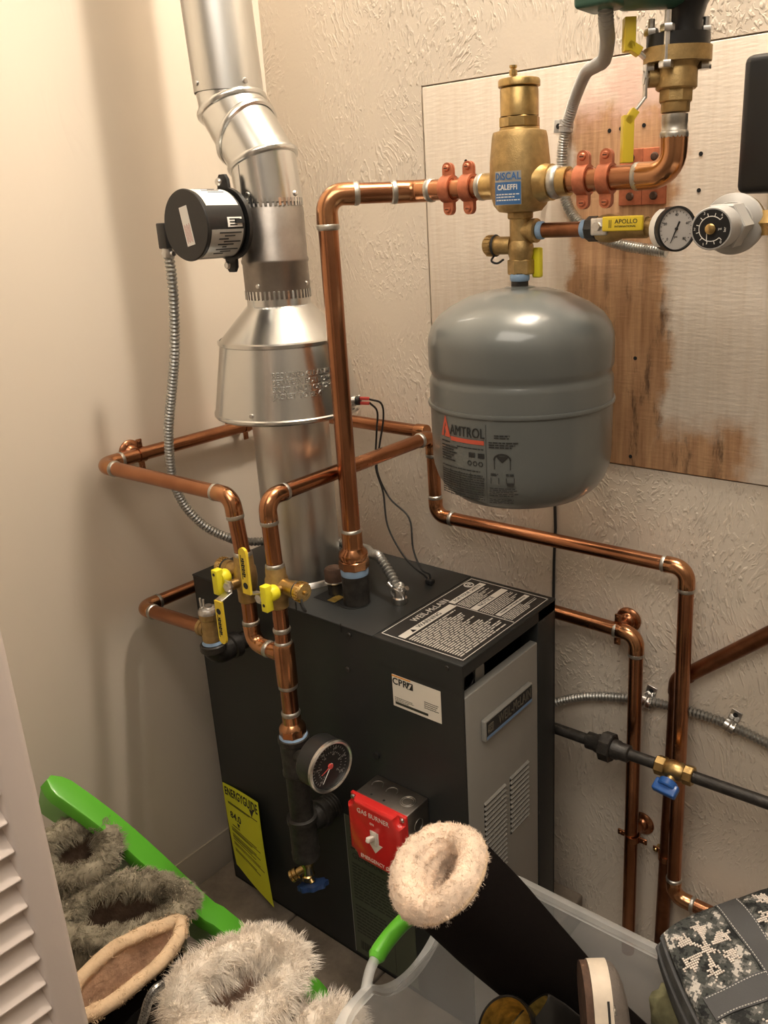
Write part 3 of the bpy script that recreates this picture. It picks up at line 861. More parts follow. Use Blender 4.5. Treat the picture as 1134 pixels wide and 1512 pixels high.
# adjustable elbow and upper pipe
P0 = V((FX, FY, zD1 - .002)); A1 = V((0.2615, -0.3000, 1.4842)); A2 = V((0.2306, -0.3000, 1.5275)); A3 = V((0.2010, -0.3000, 1.5700)); A4 = V((0.1971, -0.3000, 1.5956)); A5 = V((0.2095, -0.3000, 1.8074))
el = thing('adjustable_elbow', 'galvanized adjustable elbow with raised seam beads offsetting the vent pipe', 'elbow', P0)
er = .0540
A1.x = P0.x - .006; A4.x = A3.x - .004; A5.x = A4.x - .012
dirs = [(A1 - P0).normalized(), (A2 - A1).normalized(), (A3 - A2).normalized(), (A4 - A3).normalized()]
pts_ = [P0, A1, A2, A3, A4]
def mitre_ring(p, n, d, r, k=56):
    """ellipse where the cylinder along d meets the plane (p, n)"""
    u = V((0, 1, 0)); u = (u - d * u.dot(d)).normalized(); w = d.cross(u); out = []
    for i in range(k):
        a = 2 * PI * i / k; q = p + u * (r * math.cos(a)) + w * (r * math.sin(a))
        out.append(q + d * ((p - q).dot(n) / d.dot(n)))
    return out
nrm = [Z] + [((dirs[i] + dirs[i + 1]).normalized()) for i in range(3)] + [Z]
nrm[2] = (dirs[1] - X * .5).normalized()
names = ['lower_collar', 'gore', 'gore', 'upper_collar']
for i in range(4):
    r0 = er if i < 3 else er - .001
    MB().loft([mitre_ring(pts_[i], nrm[i], dirs[i], r0), mitre_ring(pts_[i + 1], nrm[i + 1], dirs[i], r0)]).build(names[i], 'galv', el)
for i in (1, 2, 3):
    n_ = nrm[i]; rings = []
    for dr_, dh in ((-.001, -.006), (.003, -.0045), (.0045, -.001), (.0045, .002), (.003, .0045), (-.001, .006)):
        rings.append([q + n_ * dh for q in mitre_ring(pts_[i], n_, dirs[i], er + dr_)])
    MB().loft(rings).build('seam_bead', 'galv', el)
for az, z_ in ((-80, P0.z + .012), (10, P0.z + .012)):
    t = math.radians(az); n_ = V((math.cos(t), math.sin(t), 0)); screw_head(el, V((P0.x, P0.y, z_)) + n_ * (er - .001), n_, .0045)
MB().box(V((P0.x, P0.y, P0.z + .03)) + V((math.cos(-1.75), math.sin(-1.75), 0)) * (er + .0002), .0014, .012, .055, V((math.cos(-1.75), math.sin(-1.75), 0)), V((-math.sin(-1.75), math.cos(-1.75), 0)), Z).build('lap_seam', 'galv', el)
up = thing('vent_pipe', 'straight galvanized vent pipe rising out of frame in the corner', 'vent pipe', A4 + Z * .0)
d5 = (A5 - A4).normalized()
topz = (WZ1 - A4.z) / d5.z
MB().loft([[p for p in mitre_ring(A4 - d5 * .004, Z, d5, er + .0015)], [p for p in mitre_ring(A4 + d5 * (topz), Z, d5, er + .0015)]]).build('pipe', 'galv_satin', up)
sa = V((math.cos(-1.95), math.sin(-1.95), 0)); sb = V((math.cos(-1.15), math.sin(-1.15), 0))
m = MB(); sa = V((math.cos(-2.25), math.sin(-2.25), 0)); q0 = A4 + sa * (er + .0006); q1 = q0 + d5 * (topz - .01); m.box((q0 + q1) / 2, .0016, .006, (q1 - q0).length, sa, d5.cross(sa), d5); m.build('lap_seam', 'galv_satin', up)
for az in (-1.75, -.2):
    n_ = V((math.cos(az), math.sin(az), 0)); screw_head(up, A4 + Z * .008 + n_ * (er + .001), n_, .0045)

# ================================================================== SUPPLY SIDE
rR = .0152
SE = V((.434, -.338, 1.425)); SK = V((.518, -.23, 1.425))
DC = V((.707, -.23, 1.425)); dx = DC.x; dy = DC.y
def dz(y): return (V((0.7088, -0.2300, 1.5723)).z, V((0.7078, -0.2300, 1.4882)).z, V((0.7067, -0.2300, 1.4001)).z, V((0.7054, -0.2300, 1.2886)).z)[0] if False else None
z1 = V((0.4337, -0.3380, 0.8214)).z; z2 = V((0.4364, -0.3380, 0.8816)).z
sup = thing('supply_pipe', 'copper riser on a black nipple bending right at the top to the brass air separator', 'pipe', b0)
bb = V((SE.x, SE.y, BZ1 + .0015))
MB().lathe([(.0232, 0), (.0232, z1 - BZ1 - .012), (.0225, z1 - BZ1)], bb, Z, 32).build('black_nipple', 'black_iron', sup)
MB().lathe([(.0236, -.011), (.0242, -.006), (.0232, .003)], (SE.x, SE.y, z1), Z, 32).build('thread_tape', 'blue_tape', sup)
zc = V((0.4368, -0.3380, 0.8694)).z
MB().hexa((SE.x, SE.y, z1), (SE.x, SE.y, z1 + .017), .0262, 8).build('adapter_nut', 'copper_bright', sup)
MB().lathe([(.0245, z1 + .017), (.0255, z1 + .022), (.0245, z1 + .030), (.0185, z1 + .037), (.0176, z1 + .040), (.0176, z2 + .006)], (SE.x, SE.y, 0), Z, 32).build('adapter', 'copper_bright', sup)
solder(sup, V((SE.x, SE.y, z2 + .006)), Z, rR)
pipe_run(sup, [V((SE.x, SE.y, z2 + .004)), SE, SK, DC - X * .062], rR, fit_r=1.12)

sep = thing('air_separator', 'brass air separator with a blue DISCAL label above the grey tank', 'air separator', DC - Z * .06)
zb_ = V((0.7066, -0.2300, 1.3892)).z; zs_ = V((0.7067, -0.2300, 1.4001)).z; zt_ = V((0.7078, -0.2300, 1.4917)).z; zn1 = V((0.7079, -0.2300, 1.4968)).z; zn2 = V((0.7081, -0.2300, 1.5122)).z; zn3 = V((0.7074, -0.2300, 1.5485)).z; zn4 = V((0.7076, -0.2300, 1.5584)).z; zv = V((0.6949, -0.2300, 1.5766)).z
MB().lathe([(.018, zb_ - .002), (.030, zb_), (.0375, zs_ - .002), (.0412, zs_ + .012), (.0424, zs_ + .030), (.0418, zs_ + .055), (.0385, zs_ + .085), (.0378, zt_ - .003), (.0365, zt_ + .001), (.028, zt_ + .003)], (dx, dy, 0), Z, 56).build('body', 'brass_cast', sep)
MB().lathe([(.0285, zt_ + .002), (.0275, zn1), (.0275, zn1 + .001)], (dx, dy, 0), Z, 40).build('neck', 'brass', sep)
MB().hexa((dx, dy, zn1 + .001), (dx, dy, zn2), .0282, 8).build('hex_nut', 'brass', sep)
MB().lathe([(.0262, zn2), (.0262, zn3 - .003), (.0250, zn3 - .001)], (dx, dy, 0), Z, 48).build('float_chamber', 'brass', sep)
MB().lathe([(.027, zn3), (.0285, zn3 + .001), (.0285, zn4 - .002), (.0275, zn4), (0, zn4 + .001)], (dx, dy, 0), Z, 48).build('chamber_cap', 'brass', sep)
vx = V((0.6979, -0.2350, 1.5649))
MB().lathe([(.004, zn4), (.004, zn4 + .006), (.0055, zn4 + .006), (.0055, zv - .006), (.0035, zv - .006), (.0035, zv - .004), (.0052, zv - .003), (.0052, zv)], (vx.x, dy, 0), Z, 20).build('vent_cap', 'brass_bright', sep)
MB().lathe([(.0178, 0), (.0182, .002), (.0182, .018), (.024, .030)], DC - X * .062, X, 32).build('port', 'brass', sep)
solder(sep, DC - X * .063, X, .0165)
MB().lathe([(.027, -.034), (.0245, -.044), (.0238, -.048), (.0238, -.052), (.0188, -.0535), (.0188, -.078)], DC, -X, 36).build('port', 'brass', sep)
solder(sep, DC + X * .058, X, .0192)
# label
def dwarp(r0):
    def f(a, b, c):
        z = zs_ + .019 + b; t = math.radians(-80) + a / .042; r = .0424 - max(0, (z - zs_ - .03)) * .06 + c + .0006
        return V((dx + r * math.cos(t), dy + r * math.sin(t), z))
    return f
def patch(mb, u0, u1, v0, v1, w, h, n=8):
    vs = []; k = (n + 1) * 2
    for c in (0, h):
        for i in range(n + 1):
            a = u0 + (u1 - u0) * i / n; vs += [w(a, v0, c), w(a, v1, c)]
    fs = []
    for i in range(n):
        a, b = 2 * i, 2 * i + 2
        fs += [(a, b, b + 1, a + 1), (k + a, k + a + 1, k + b + 1, k + b), (a, k + a, k + b, b), (a + 1, b + 1, k + b + 1, k + a + 1)]
    fs += [(0, 1, k + 1, k), (2 * n, k + 2 * n, k + 2 * n + 1, 2 * n + 1)]
    return mb.add(vs, fs)
w_ = dwarp(0)
m = patch(MB(), -.0225, .0175, -.021, .0225, w_, .0003); lb = m.build('label', 'silver_label', sep)
m = patch(MB(), -.0218, .0168, -.0203, .0085, lambda a, b, c: w_(a, b, c + .0003), .0003)
m.text('DISCAL', (0, 0, 0), X, Z, .0128, .0003, .0004, 'CENTER', lambda a, b, c: w_(a - .0022, b + .0155, c), .85, .05)
m.build('label_field', 'label_blue', lb)
m = MB(); m.text('CALEFFI', (0, 0, 0), X, Z, .0094, .0003, .0007, 'CENTER', lambda a, b, c: w_(a - .0022, b + .0015, c), .82, .05)
for i, v in enumerate((-.008, -.0115, -.0155)):
    x_ = -.019
    while x_ < .013 - .004 * (i % 2):
        L = R.uniform(.002, .005); patch(m, x_, x_ + L, v, v + .0014, lambda a, b, c: w_(a, b, c + .0007), .0002, 2); x_ += L + .001
m.build('label_lettering', 'label_white', lb)

# split ring clamps on threaded rods
def clamp(px_x, label, plate=None, red='clamp_red'):
    c = V((px_x, dy, DC.z)); t = thing('pipe_clamp', label, 'clamp', c - Z * .03, 'split ring clamps on the horizontal copper supply pipe')
    r0 = rR + .0004; r1 = rR + .0042
    for nm, a0, y_ in (('front_half', PI, -1), ('rear_half', 0, 1)):
        m = MB(); poly = []
        n = 14
        # ring half and its two ears, as an outline in the (y, z) plane, width along x
        for i in range(n + 1):
            a = -PI / 2 + PI * i / n; poly.append((y_ * r1 * math.cos(a), r1 * math.sin(a)))
        inner = [(y_ * r0 * math.cos(PI / 2 - PI * i / n), r0 * math.sin(PI / 2 - PI * i / n)) for i in range(n + 1)]
        poly2 = poly + inner
        m.prism(poly2, c - X * .0085, Y, Z, .017)
        for s_ in (1, -1):
            # ear: rounded tab
            tab = [(-.0085, 0), (.0085, 0), (.0085, .012 * s_)] + [(.0085 * math.cos(k * PI / 8), (.012 + .0085 * math.sin(k * PI / 8)) * s_) for k in range(1, 8)] + [(-.0085, .012 * s_)]
            m.prism(tab, c + Z * (r1 - .003) * s_ + Y * (y_ * .0006 if y_ > 0 else -.0044), X, Z, -.0038 if True else 0)
        h = m.build(nm, red, t)
        if y_ < 0:
            for s_ in (1, -1):
                screw_head(h, c + Z * (r1 + .0095) * s_ - Y * .0043, -Y, .0048, red)
                MB().box(c + Z * (r1 + .0095) * s_ - Y * .0072, .006, .0012, .0012).build('screw_slot', 'black_matte', h)
    if plate is None: MB().cyl(c + Y * (r1 - .001), V((px_x, -.003, DC.z)), .0045, n=12).build('threaded_rod', red, t)
    else:
        MB().cyl(c + Y * (r1 - .001), V((plate.x, -.008, plate.z)), .0045, n=12).build('threaded_rod', red, t)
        p_ = MB().box(V((plate.x, -.0062, plate.z)), .0385, .005, .082, bev=.0012).build('wall_plate', red, t)
        for s_ in (1, -1): screw_head(p_, V((plate.x, -.0088, plate.z + s_ * .028)), -Y, .0062, 'rust')
    return t
clamp(V((0.5835, -0.2300, 1.4281)).x, 'red-brown pipe clamp leftmost on the horizontal copper supply pipe')
clamp(V((0.6203, -0.2300, 1.4271)).x, 'red-brown pipe clamp touching the left port of the brass air separator')
clamp(V((0.8062, -0.2300, 1.4283)).x, 'red-brown pipe clamp just right of the brass air separator', V((0.7699, -0.0060, 1.4324)))
clamp(V((0.8396, -0.2300, 1.4280)).x, 'red-brown pipe clamp nearest the copper elbow below the isolation valve', V((0.8087, -0.0060, 1.4321)))

EX = V((0.9291, -0.2300, 1.4259)); EX.z = DC.z
ez1 = V((0.9314, -0.2300, 1.4694)).z; ez2 = V((0.9301, -0.2300, 1.4954)).z
out = thing('outlet_pipe', 'short copper pipe from the air separator turning up to the isolation valve', 'pipe', DC + X * .08)
pipe_run(out, [DC + X * .0785, EX, V((EX.x, EX.y, ez2 - .004))], rR, fit_r=1.14)
m = MB(); 
MB().lathe([(rR * 1.04, 0), (rR * 1.04, .010), (rR * 1.02, .0105), (rR * 1.02, .018), (rR * 1.04, .0185), (rR * 1.04, .028)], V((EX.x, EX.y, ez1 - .004)), Z, 28).build('soldered_joint', 'solder', out)

# isolation valve with flange
iv0 = V((EX.x, EX.y, ez2)); k_ = lambda y: None
zh = V((0.9311, -0.2300, 1.5104)).z; zq = V((0.9291, -0.2300, 1.5507)).z; zf1 = V((0.9283, -0.2300, 1.5661)).z; zf2 = V((0.9276, -0.2300, 1.5799)).z
iso = thing('isolation_valve', 'brass flanged isolation valve with a yellow double lever under the pump', 'valve', iv0)
MB().lathe([(.0168, 0), (.0172, .001), (.0172, zh - ez2 + .001)], iv0, Z, 32).build('socket', 'brass_cast', iso)
MB().hexa(V((EX.x, EX.y, zh - .004)), V((EX.x, EX.y, zh + .012)), .0208, 8).build('hex_nut', 'brass_cast', iso)
MB().lathe([(.0225, zh + .010), (.0245, zh + .012), (.0245, zh + .030), (.0235, zh + .032), (.0235, zq - .006), (.027, zq)], (EX.x, EX.y, 0), Z, 40).build('body', 'brass_cast', iso)
def oval(c, L, W, h, ax=X, n=40):
    b = Z.cross(ax); poly = []
    for k in range(n):
        a = 2 * PI * k / n; ca, sa = math.cos(a), math.sin(a)
        poly.append((L * (abs(ca) ** .8) * (1 if ca > 0 else -1), W * (abs(sa) ** .9) * (1 if sa > 0 else -1)))
    return MB().prism(poly, c, ax, b, h)
fa = V((.8, .6, 0))
oval(V((EX.x, EX.y, zq - .001)), .040, .031, zf1 - zq + .001, fa).build('flange', 'brass_cast', iso)
sd = V((-.80, -.60, 0)); sm = V((EX.x, EX.y, (zh + zq) / 2 + .004))
MB().cyl(sm + sd * .020, sm + sd * .034, .0105, n=24).build('stem_boss', 'brass_cast', iso)
MB().hexa(sm + sd * .034, sm + sd * .040, .008).build('stem_nut', 'zinc', iso)
# double lever: flat steel strap joggled out, yellow grips
sn = sd.cross(Z).normalized()
def strap(mb, pts, w, th, side):
    """flat bar of width w along side, following pts"""
    for a, b in zip(pts, pts[1:]):
        d = (b - a).normalized(); n_ = d.cross(side).normalized(); mb.box((a + b) / 2, (b - a).length + th * .6, w, th, d, side, n_, bev=min(th * .3, .0008))
    return mb
c_ = sm + sd * .0375
lv = strap(MB(), [c_ + Z * .022, c_ - Z * .022], .014, .003, sn)
strap(lv, [c_ + Z * .021, c_ + sd * .014 + Z * .033], .014, .003, sn); strap(lv, [c_ - Z * .021, c_ + sd * .016 - Z * .041], .014, .003, sn)
lv = lv.build('lever', 'zinc', iso)
m = strap(MB(), [c_ + sd * .010 + Z * .030, c_ + sd * .021 + Z * .037], .0165, .010, sn); strap(m, [c_ + sd * .021 + Z * .034, c_ + sd * .021 + Z * .062], .0165, .0135, sn)
m.build('grip', 'yellow_vinyl', lv)
m = strap(MB(), [c_ + sd * .013 - Z * .037, c_ + sd * .020 - Z * .047], .0165, .010, sn); strap(m, [c_ + sd * .020 - Z * .044, c_ + sd * .020 - Z * .090], .0165, .0135, sn)
m.build('grip', 'yellow_vinyl', lv)

pump = thing('circulator_pump', 'black and green circulator pump bolted on top of the isolation valve', 'pump', V((EX.x, EX.y, zf1)))
oval(V((EX.x, EX.y, zf1)), .037, .030, zf2 - zf1, fa).build('flange', 'black_plastic', pump)
MB().lathe([(.020, zf2), (.0195, zf2 + .014), (.024, zf2 + .030), (.036, zf2 + .050), (.048, zf2 + .075), (.05, zf2 + .11), (.048, zf2 + .145), (.036, zf2 + .170), (.024, zf2 + .185), (.020, zf2 + .2), (.037, zf2 + .201), (.037, zf2 + .216), (.0, zf2 + .2165)], (EX.x + .006, EX.y + .005, 0), Z, 40).build('volute', 'black_plastic', pump)
mo = V((0.9135, -0.2500, 1.6135))
MB().cyl(V((EX.x + .01, EX.y - .01, mo.z + .042)), V((EX.x - .055, EX.y - .060, mo.z + .042)), .050, n=40, bev=.012).build('motor', 'pump_green', pump)
MB().box(V((EX.x - .035, EX.y - .045, mo.z + .016)), .085, .06, .018, bev=.006).build('motor_foot', 'pump_green', pump)
tb = V((0.8653, -0.3000, 1.6306))
MB().box(tb + Z * .012, .052, .05, .07, bev=.005).build('terminal_box', 'pump_green', pump)
for s_ in (-1, 1):
    bp = V((EX.x, EX.y, zq - .004)) + fa * .0325 * s_
    b_ = MB().cyl(bp - Z * .004, bp + Z * (zf2 - zq + .022), .0042, n=14).build('bolt', 'zinc', pump)
    MB().hexa(bp - Z * .005, bp + Z * .003, .0085).build('nut', 'zinc', b_); MB().hexa(V((bp.x, bp.y, zf2)), V((bp.x, bp.y, zf2 + .008)), .0085).build('nut', 'zinc', b_)
bp = V((EX.x, EX.y, zq - .004)) + V((.35, -.94, 0)) * .0255 - fa * .012
b_ = MB().cyl(bp - Z * .004, bp + Z * (zf2 - zq + .026), .0042, n=14).build('bolt', 'zinc', pump)
MB().hexa(bp - Z * .005, bp + Z * .003, .0085).build('nut', 'zinc', b_); MB().hexa(V((bp.x, bp.y, zf2)), V((bp.x, bp.y, zf2 + .008)), .0085).build('nut', 'zinc', b_)

# plastic-grey flexible conduit from the pump down to a strap, then behind the fill valve
ca = thing('pump_conduit', 'flexible metal conduit dropping from the green pump box to behind the gauge', 'conduit', V((0.6655, -0.0200, 1.5157)))
q0 = V((0.8675, -0.3000, 1.6067))
pth = [q0 + Z * .02, V((0.8596, -0.2800, 1.5958)), V((0.8418, -0.2400, 1.5851)), V((0.8125, -0.1900, 1.5728)), V((0.7701, -0.1300, 1.5769)), V((0.7282, -0.0800, 1.5773)), V((0.6914, -0.0400, 1.5554)), V((0.6729, -0.0250, 1.5314)), V((0.6620, -0.0180, 1.5132)), V((0.6555, -0.0170, 1.4868)), V((0.6532, -0.0170, 1.4565)), V((0.6565, -0.0180, 1.4255)), V((0.6652, -0.0200, 1.3991)), V((0.6814, -0.0220, 1.3756)), V((0.7134, -0.0220, 1.3508)), V((0.7668, -0.0220, 1.3322)), V((0.8399, -0.0220, 1.3212))]
armor(pth[:9], .0082).build('conduit_sleeve', 'grey_paint', ca)
armor(pth[8:], .0078).build('conduit', 'cable_bright', ca)
MB().cyl(q0 + Z * .022, q0 + Z * .004, .0115, n=20).build('connector', 'black_iron', ca)
MB().cyl(q0 - X * .016 + Z * .012, q0 + X * .016 + Z * .012, .0045, n=12).build('connector_screw', 'black_iron', ca)

def strap_clip(p, ang, label, r=.0085, m_='zinc', group='one-hole straps on the steel conduits'):
    """one-hole strap: ang is the direction of the tab in the wall plane, away from the conduit"""
    t = thing('conduit_strap', label, 'strap', p, group)
    tab = V((math.cos(ang), 0, math.sin(ang))); al = Y.cross(tab).normalized()
    MB().torus(p, al, r + .0015, .0016, 24, 6).build('saddle', m_, t)
    mm = MB().lathe([(r + .0005, -.009), (r + .0022, -.009), (r + .0022, .009), (r + .0005, .009)], p, al, 24, False).build('band', m_, t)
    c = p + tab * (r + .010); c.y = -.0025
    tb_ = MB().box(c, .021, .0022, .019, tab, Y, al, bev=.0006).build('tab', m_, t)
    MB().cyl(c - Y * .001 + tab * .002, c - Y * .0024 + tab * .002, .0042, n=16).build('screw_hole', 'black_matte', tb_)
    return t
strap_clip(V((0.6609, -0.0160, 1.5154)), PI * .97, 'grey one-hole strap holding the pump conduit to the plywood above the clamps', .0088, 'grey_paint')

# ------------------------------------------------ below the separator: tee, drain, tank
tz = V((0.7085, -0.2300, 1.3627)).z; zA = V((0.7087, -0.2300, 1.3801)).z; zB2 = V((0.7084, -0.2300, 1.3525)).z; zC = V((0.7079, -0.2300, 1.3038)).z
td = thing('drain_tee', 'brass tee with capped drain valve hanging under the air separator', 'valve', V((dx, dy, zC)))
MB().hexa(V((dx, dy, zA - .001)), V((dx, dy, zb_ - .001)), .0185, 8).build('union_nut', 'brass_cast', td)
MB().cyl(V((dx, dy, zB2 - .004)), V((dx, dy, zA)), .0155, n=28).build('tee_body', 'brass_cast', td)
MB().lathe([(.0135, .008), (.0135, .018), (.0165, .020), (.0165, .027), (.0150, .028)], V((dx, dy, tz)), X, 28).build('tee_branch', 'brass_cast', td)
zv2 = V((0.7082, -0.2300, 1.3302)).z
MB().lathe([(.0155, zC), (.0165, zC + .002), (.0165, zv2 - .004), (.018, zv2), (.0185, zv2 + .012), (.015, zB2 - .002)], (dx, dy, 0), Z, 28).build('valve_body', 'brass_cast', td)
MB().hexa(V((dx, dy, zC - .001)), V((dx, dy, zC + .020)), .0192).build('hex_end', 'brass_cast', td)
dzv = V((0.6745, -0.2400, 1.3433)).z
MB().lathe([(.0115, .012), (.0125, .014), (.0125, .036), (.0138, .037), (.0138, .041)], V((dx, dy - .004, dzv)), -X, 28).build('drain_port', 'brass_cast', td)
m = MB().lathe([(.0140, .0425), (.0140, .0535), (.0120, .0565), (0, .057)], V((dx, dy - .004, dzv)), -X, 28)
for k in range(16):
    a = 2 * PI * k / 16; m.box(V((dx - .048, dy - .004, dzv)) + V((0, math.cos(a), math.sin(a))) * .0142, .009, .0024, .002, X, V((0, -math.sin(a), math.cos(a))), V((0, math.cos(a), math.sin(a))))
m.build('drain_cap', 'brass_cast', td)
MB().tube(smooth_path([V((dx - .041, dy - .006, dzv - .013)), V((dx - .044, dy - .010, dzv - .021)), V((dx - .034, dy - .010, dzv - .0245)), V((dx - .024, dy - .008, dzv - .019))], 5), .0016, 8).build('cap_strap', 'rubber', td)
MB().torus(V((dx - .0395, dy - .004, dzv)), X, .0135, .0022, 24, 6).build('gasket', 'rubber', td)
MB().box(V((dx + .018, dy + .016, zv2 - .012)), .013, .012, .042, bev=.003).build('drain_handle', 'yellow_plastic', td)

TK = V((.708, -.235, 0)); tr = .1368
ztt = 1.285; zsh = 1.232; zg = 1.166; zbd = 1.123; zlo = 1.028; zbt = .985
tank = thing('expansion_tank', 'grey steel expansion tank hanging under the brass air separator in front of the plywood', 'tank', V((TK.x, TK.y, zbt - .012)))
prof = [(.02, ztt), (.045, ztt - .003), (.075, ztt - .011), (.102, ztt - .024), (.120, ztt - .037), (.131, zsh + .001), (tr - .0015, zsh - .012), (tr, zsh - .024),
        (tr, zg + .012), (tr - .0012, zg + .007), (tr - .0035, zg + .002), (tr - .004, zg - .001), (tr - .003, zg - .004), (tr - .001, zg - .008), (tr - .0004, zg - .012), (tr - .0004, zbd - .001)]
MB().lathe(prof + [(tr - .004, zbd - .001)], (TK.x, TK.y, 0), Z, 96).build('upper_shell', 'tank_grey', tank)
MB().lathe([(tr - .004, zbd + .003), (tr + .0022, zbd + .0028), (tr + .003, zbd), (tr + .0022, zbd - .0028), (tr - .004, zbd - .003)], (TK.x, TK.y, 0), Z, 96).build('seam_bead', 'tank_grey', tank)
MB().lathe([(tr - .004, zbd), (tr - .0004, zbd - .001), (tr - .0015, zlo + .012), (tr - .003, zlo), (tr - .008, zlo - .017), (tr - .018, zlo - .033), (tr - .035, zbt - .004), (tr - .06, zbt - .012), (0, zbt - .018)], (TK.x, TK.y, 0), Z, 96).build('lower_shell', 'tank_grey', tank)
zn_ = V((0.7085, -0.2350, 1.2881)).z
MB().cyl(V((TK.x, TK.y, ztt - .004)), V((TK.x, TK.y, zC + .001)), .0125, n=24).build('nipple', 'black_iron', tank)
MB().lathe([(.0128, 0), (.0142, .002), (.0142, .008), (.0130, .010)], V((TK.x, TK.y, zC - .010)), Z, 24).build('thread_tape', 'blue_tape', tank)
MB().lathe([(.026, ztt - .002), (.021, ztt + .001), (.014, ztt + .002)], (TK.x, TK.y, 0), Z, 32).build('collar', 'tank_grey', tank)
def tw_(a0):
    def f(a, b, c):
        t = math.radians(a0) + a / tr; r = tr - .0004 + c + .0003; return V((TK.x + r * math.cos(t), TK.y + r * math.sin(t), b))
    return f
w_ = tw_(-79)    # angle of the rule between the two printed columns; a runs to the right
def bar(mb, a0, a1, z0, z1): patch(mb, a0, a1, z0, z1, w_, .0003, max(2, int((a1 - a0) / .006)))
zl = 1.111
m = MB(); m.text('AMTROL', (0, 0, 0), X, Z, .0205, .0008, .0006, 'LEFT', lambda a, b, c: w_(a - .0625, zl - .012 + b, c), .74)
rr = random.Random(11)
def rows(a0, a1, z0, z1, n, rag=.3, fill=.5):
    h = (z0 - z1) / n
    for i in range(n):
        a = a0; e = a1 - (a1 - a0) * rag * rr.random()
        while a < e - .001:
            L = min(e - a, rr.uniform(.003, .009)); bar(m, a, a + L, z0 - h * i - h * fill, z0 - h * i); a += L + .0012
rows(-.085, -.062, zl - .030, zl - .0335, 1); rows(-.05, -.003, zl - .0335, zl - .036, 1, .05)
rows(-.085, -.048, zl - .036, zl - .060, 6, .4); rows(-.085, -.003, zl - .066, zl - .069, 1, .1)
rows(-.085, -.003, zl - .072, zl - .110, 11, .05, .4)
for i in range(4): bar(m, -.085 + .0195 * i, -.0845 + .0195 * i, zl - .110, zl - .070)
for a in (-.028, -.013): bar(m, a, a + .010, zl - .047, zl - .040)
for a in (-.027, -.018, -.009):
    for k in range(10):
        t0 = 2 * PI * k / 10; bar(m, a + .003 * math.cos(t0) - .0006, a + .003 * math.cos(t0) + .0006, zl - .0555 + .003 * math.sin(t0) - .0008, zl - .0555 + .003 * math.sin(t0) + .0008)
rows(.012, .034, zl - .012, zl - .0185, 2, .1); rows(.004, .046, zl - .022, zl - .032, 3, .25)
for k in range(17):
    a = PI * k / 16; q_ = .0115
    bar(m, .023 - q_ * math.cos(a) - .001, .023 - q_ * math.cos(a) + .001, zl - .047 + .008 * math.sin(a) - .0008, zl - .047 + .008 * math.sin(a) + .001)
for k in range(9): bar(m, .0145 + k * .0009, .032 - k * .0009, zl - .0425 - k * .001, zl - .0415 - k * .001)
for a in (.0112, .0338): bar(m, a, a + .001, zl - .061, zl - .047)
for a0_ in (.006, .028):
    rows(a0_, a0_ + .012, zl - .067, zl - .071, 2, .2)
    bar(m, a0_, a0_ + .0008, zl - .082, zl - .073); bar(m, a0_ + .0112, a0_ + .012, zl - .082, zl - .073)
bar(m, .029, .039, zl - .084, zl - .080)
rows(.004, .046, zl - .088, zl - .101, 5, .2); rows(.004, .046, zl - .104, zl - .111, 3, .25)
bar(m, -.0003, .0002, zl - .113, zl + .002)
m.text('1204F712', (0, 0, 0), X, Z, .010, .0003, .0001, 'LEFT', None) if False else None
m.build('printed_label', 'ink', tank)
m = MB(); bar(m, -.062, -.003, zl - .0275, zl - .0215)
for i, (s0, s1) in enumerate(((0, 1),)):
    n = 12
    for k in range(n):
        f0 = k / n; f1 = (k + 1) / n
        aL = -.085 + .0105 * f0; aR = -.0635 - .0105 * f0
        zz0, zz1 = zl - .024 + .030 * f0, zl - .024 + .030 * f1
        if f0 < .12: bar(m, aL, aL + .0055, zz0, zz1); bar(m, aL + .009, aR, zz0, zz1)
        elif f0 < .42: bar(m, aL, aL + .004, zz0, zz1); bar(m, aR - .008, aR, zz0, zz1)
        else: bar(m, aL, min(aL + .0045, (aL + aR) / 2 + .0003), zz0, zz1); bar(m, max(aR - .0035, (aL + aR) / 2), aR, zz0, zz1)
m.build('printed_logo', 'ink_red', tank)
# hand-written date on the dome
m = MB(); hw0 = V((0.6398, -0.2104, 1.2620))
def dome_z(r):
    for (r1, h1), (r2, h2) in zip(prof, prof[1:]):
        if r1 <= r <= r2: return h1 + (h2 - h1) * (r - r1) / (r2 - r1)
    return ztt
def dome(a, b, c):
    x_, y_ = hw0.x + a * .95 - b * .2, hw0.y + b * 1.3 + a * .2
    return V((x_, y_, dome_z(math.hypot(x_ - TK.x, y_ - TK.y)) + .0006 + c))
m.text('1204F712', (0, 0, 0), X, Z, .010, .0004, 0, 'CENTER', dome, .9, .0)
m.build('handwriting', 'ink', tank)

# ------------------------------------------------ fill line to the right of the tee
fl = thing('fill_pipe', 'thin copper fill pipe between the brass tee and the yellow-handled valve', 'pipe', V((dx + .03, dy, tz)))
xv0 = V((0.8132, -0.2300, 1.3628)).x; xv1 = V((0.9003, -0.2300, 1.3631)).x
MB().cyl(V((dx + .0285, dy, tz)), V((xv0, dy, tz)), .0102, n=24).build('pipe', 'copper_dark', fl)
for x_ in (dx + .0285, xv0 - .009): MB().lathe([(.0105, 0), (.0122, .0015), (.0122, .008), (.0108, .0095)], V((x_, dy, tz)), X, 24).build('thread_tape', 'blue_tape', fl)
bv = thing('fill_ball_valve', 'small ball valve with a flat yellow lever printed APOLLO on the fill line', 'valve', V((xv0, dy, tz - .015)))
MB().hexa(V((xv0, dy, tz)), V((xv0 + .016, dy, tz)), .0165, 8).build('hex_end', 'black_iron', bv)
MB().lathe([(.0145, .014), (.0175, .022), (.0185, .032), (.0165, .044), (.0135, .05), (.0135, .085)], V((xv0, dy, tz)), X, 28).build('body', 'brass_cast', bv)
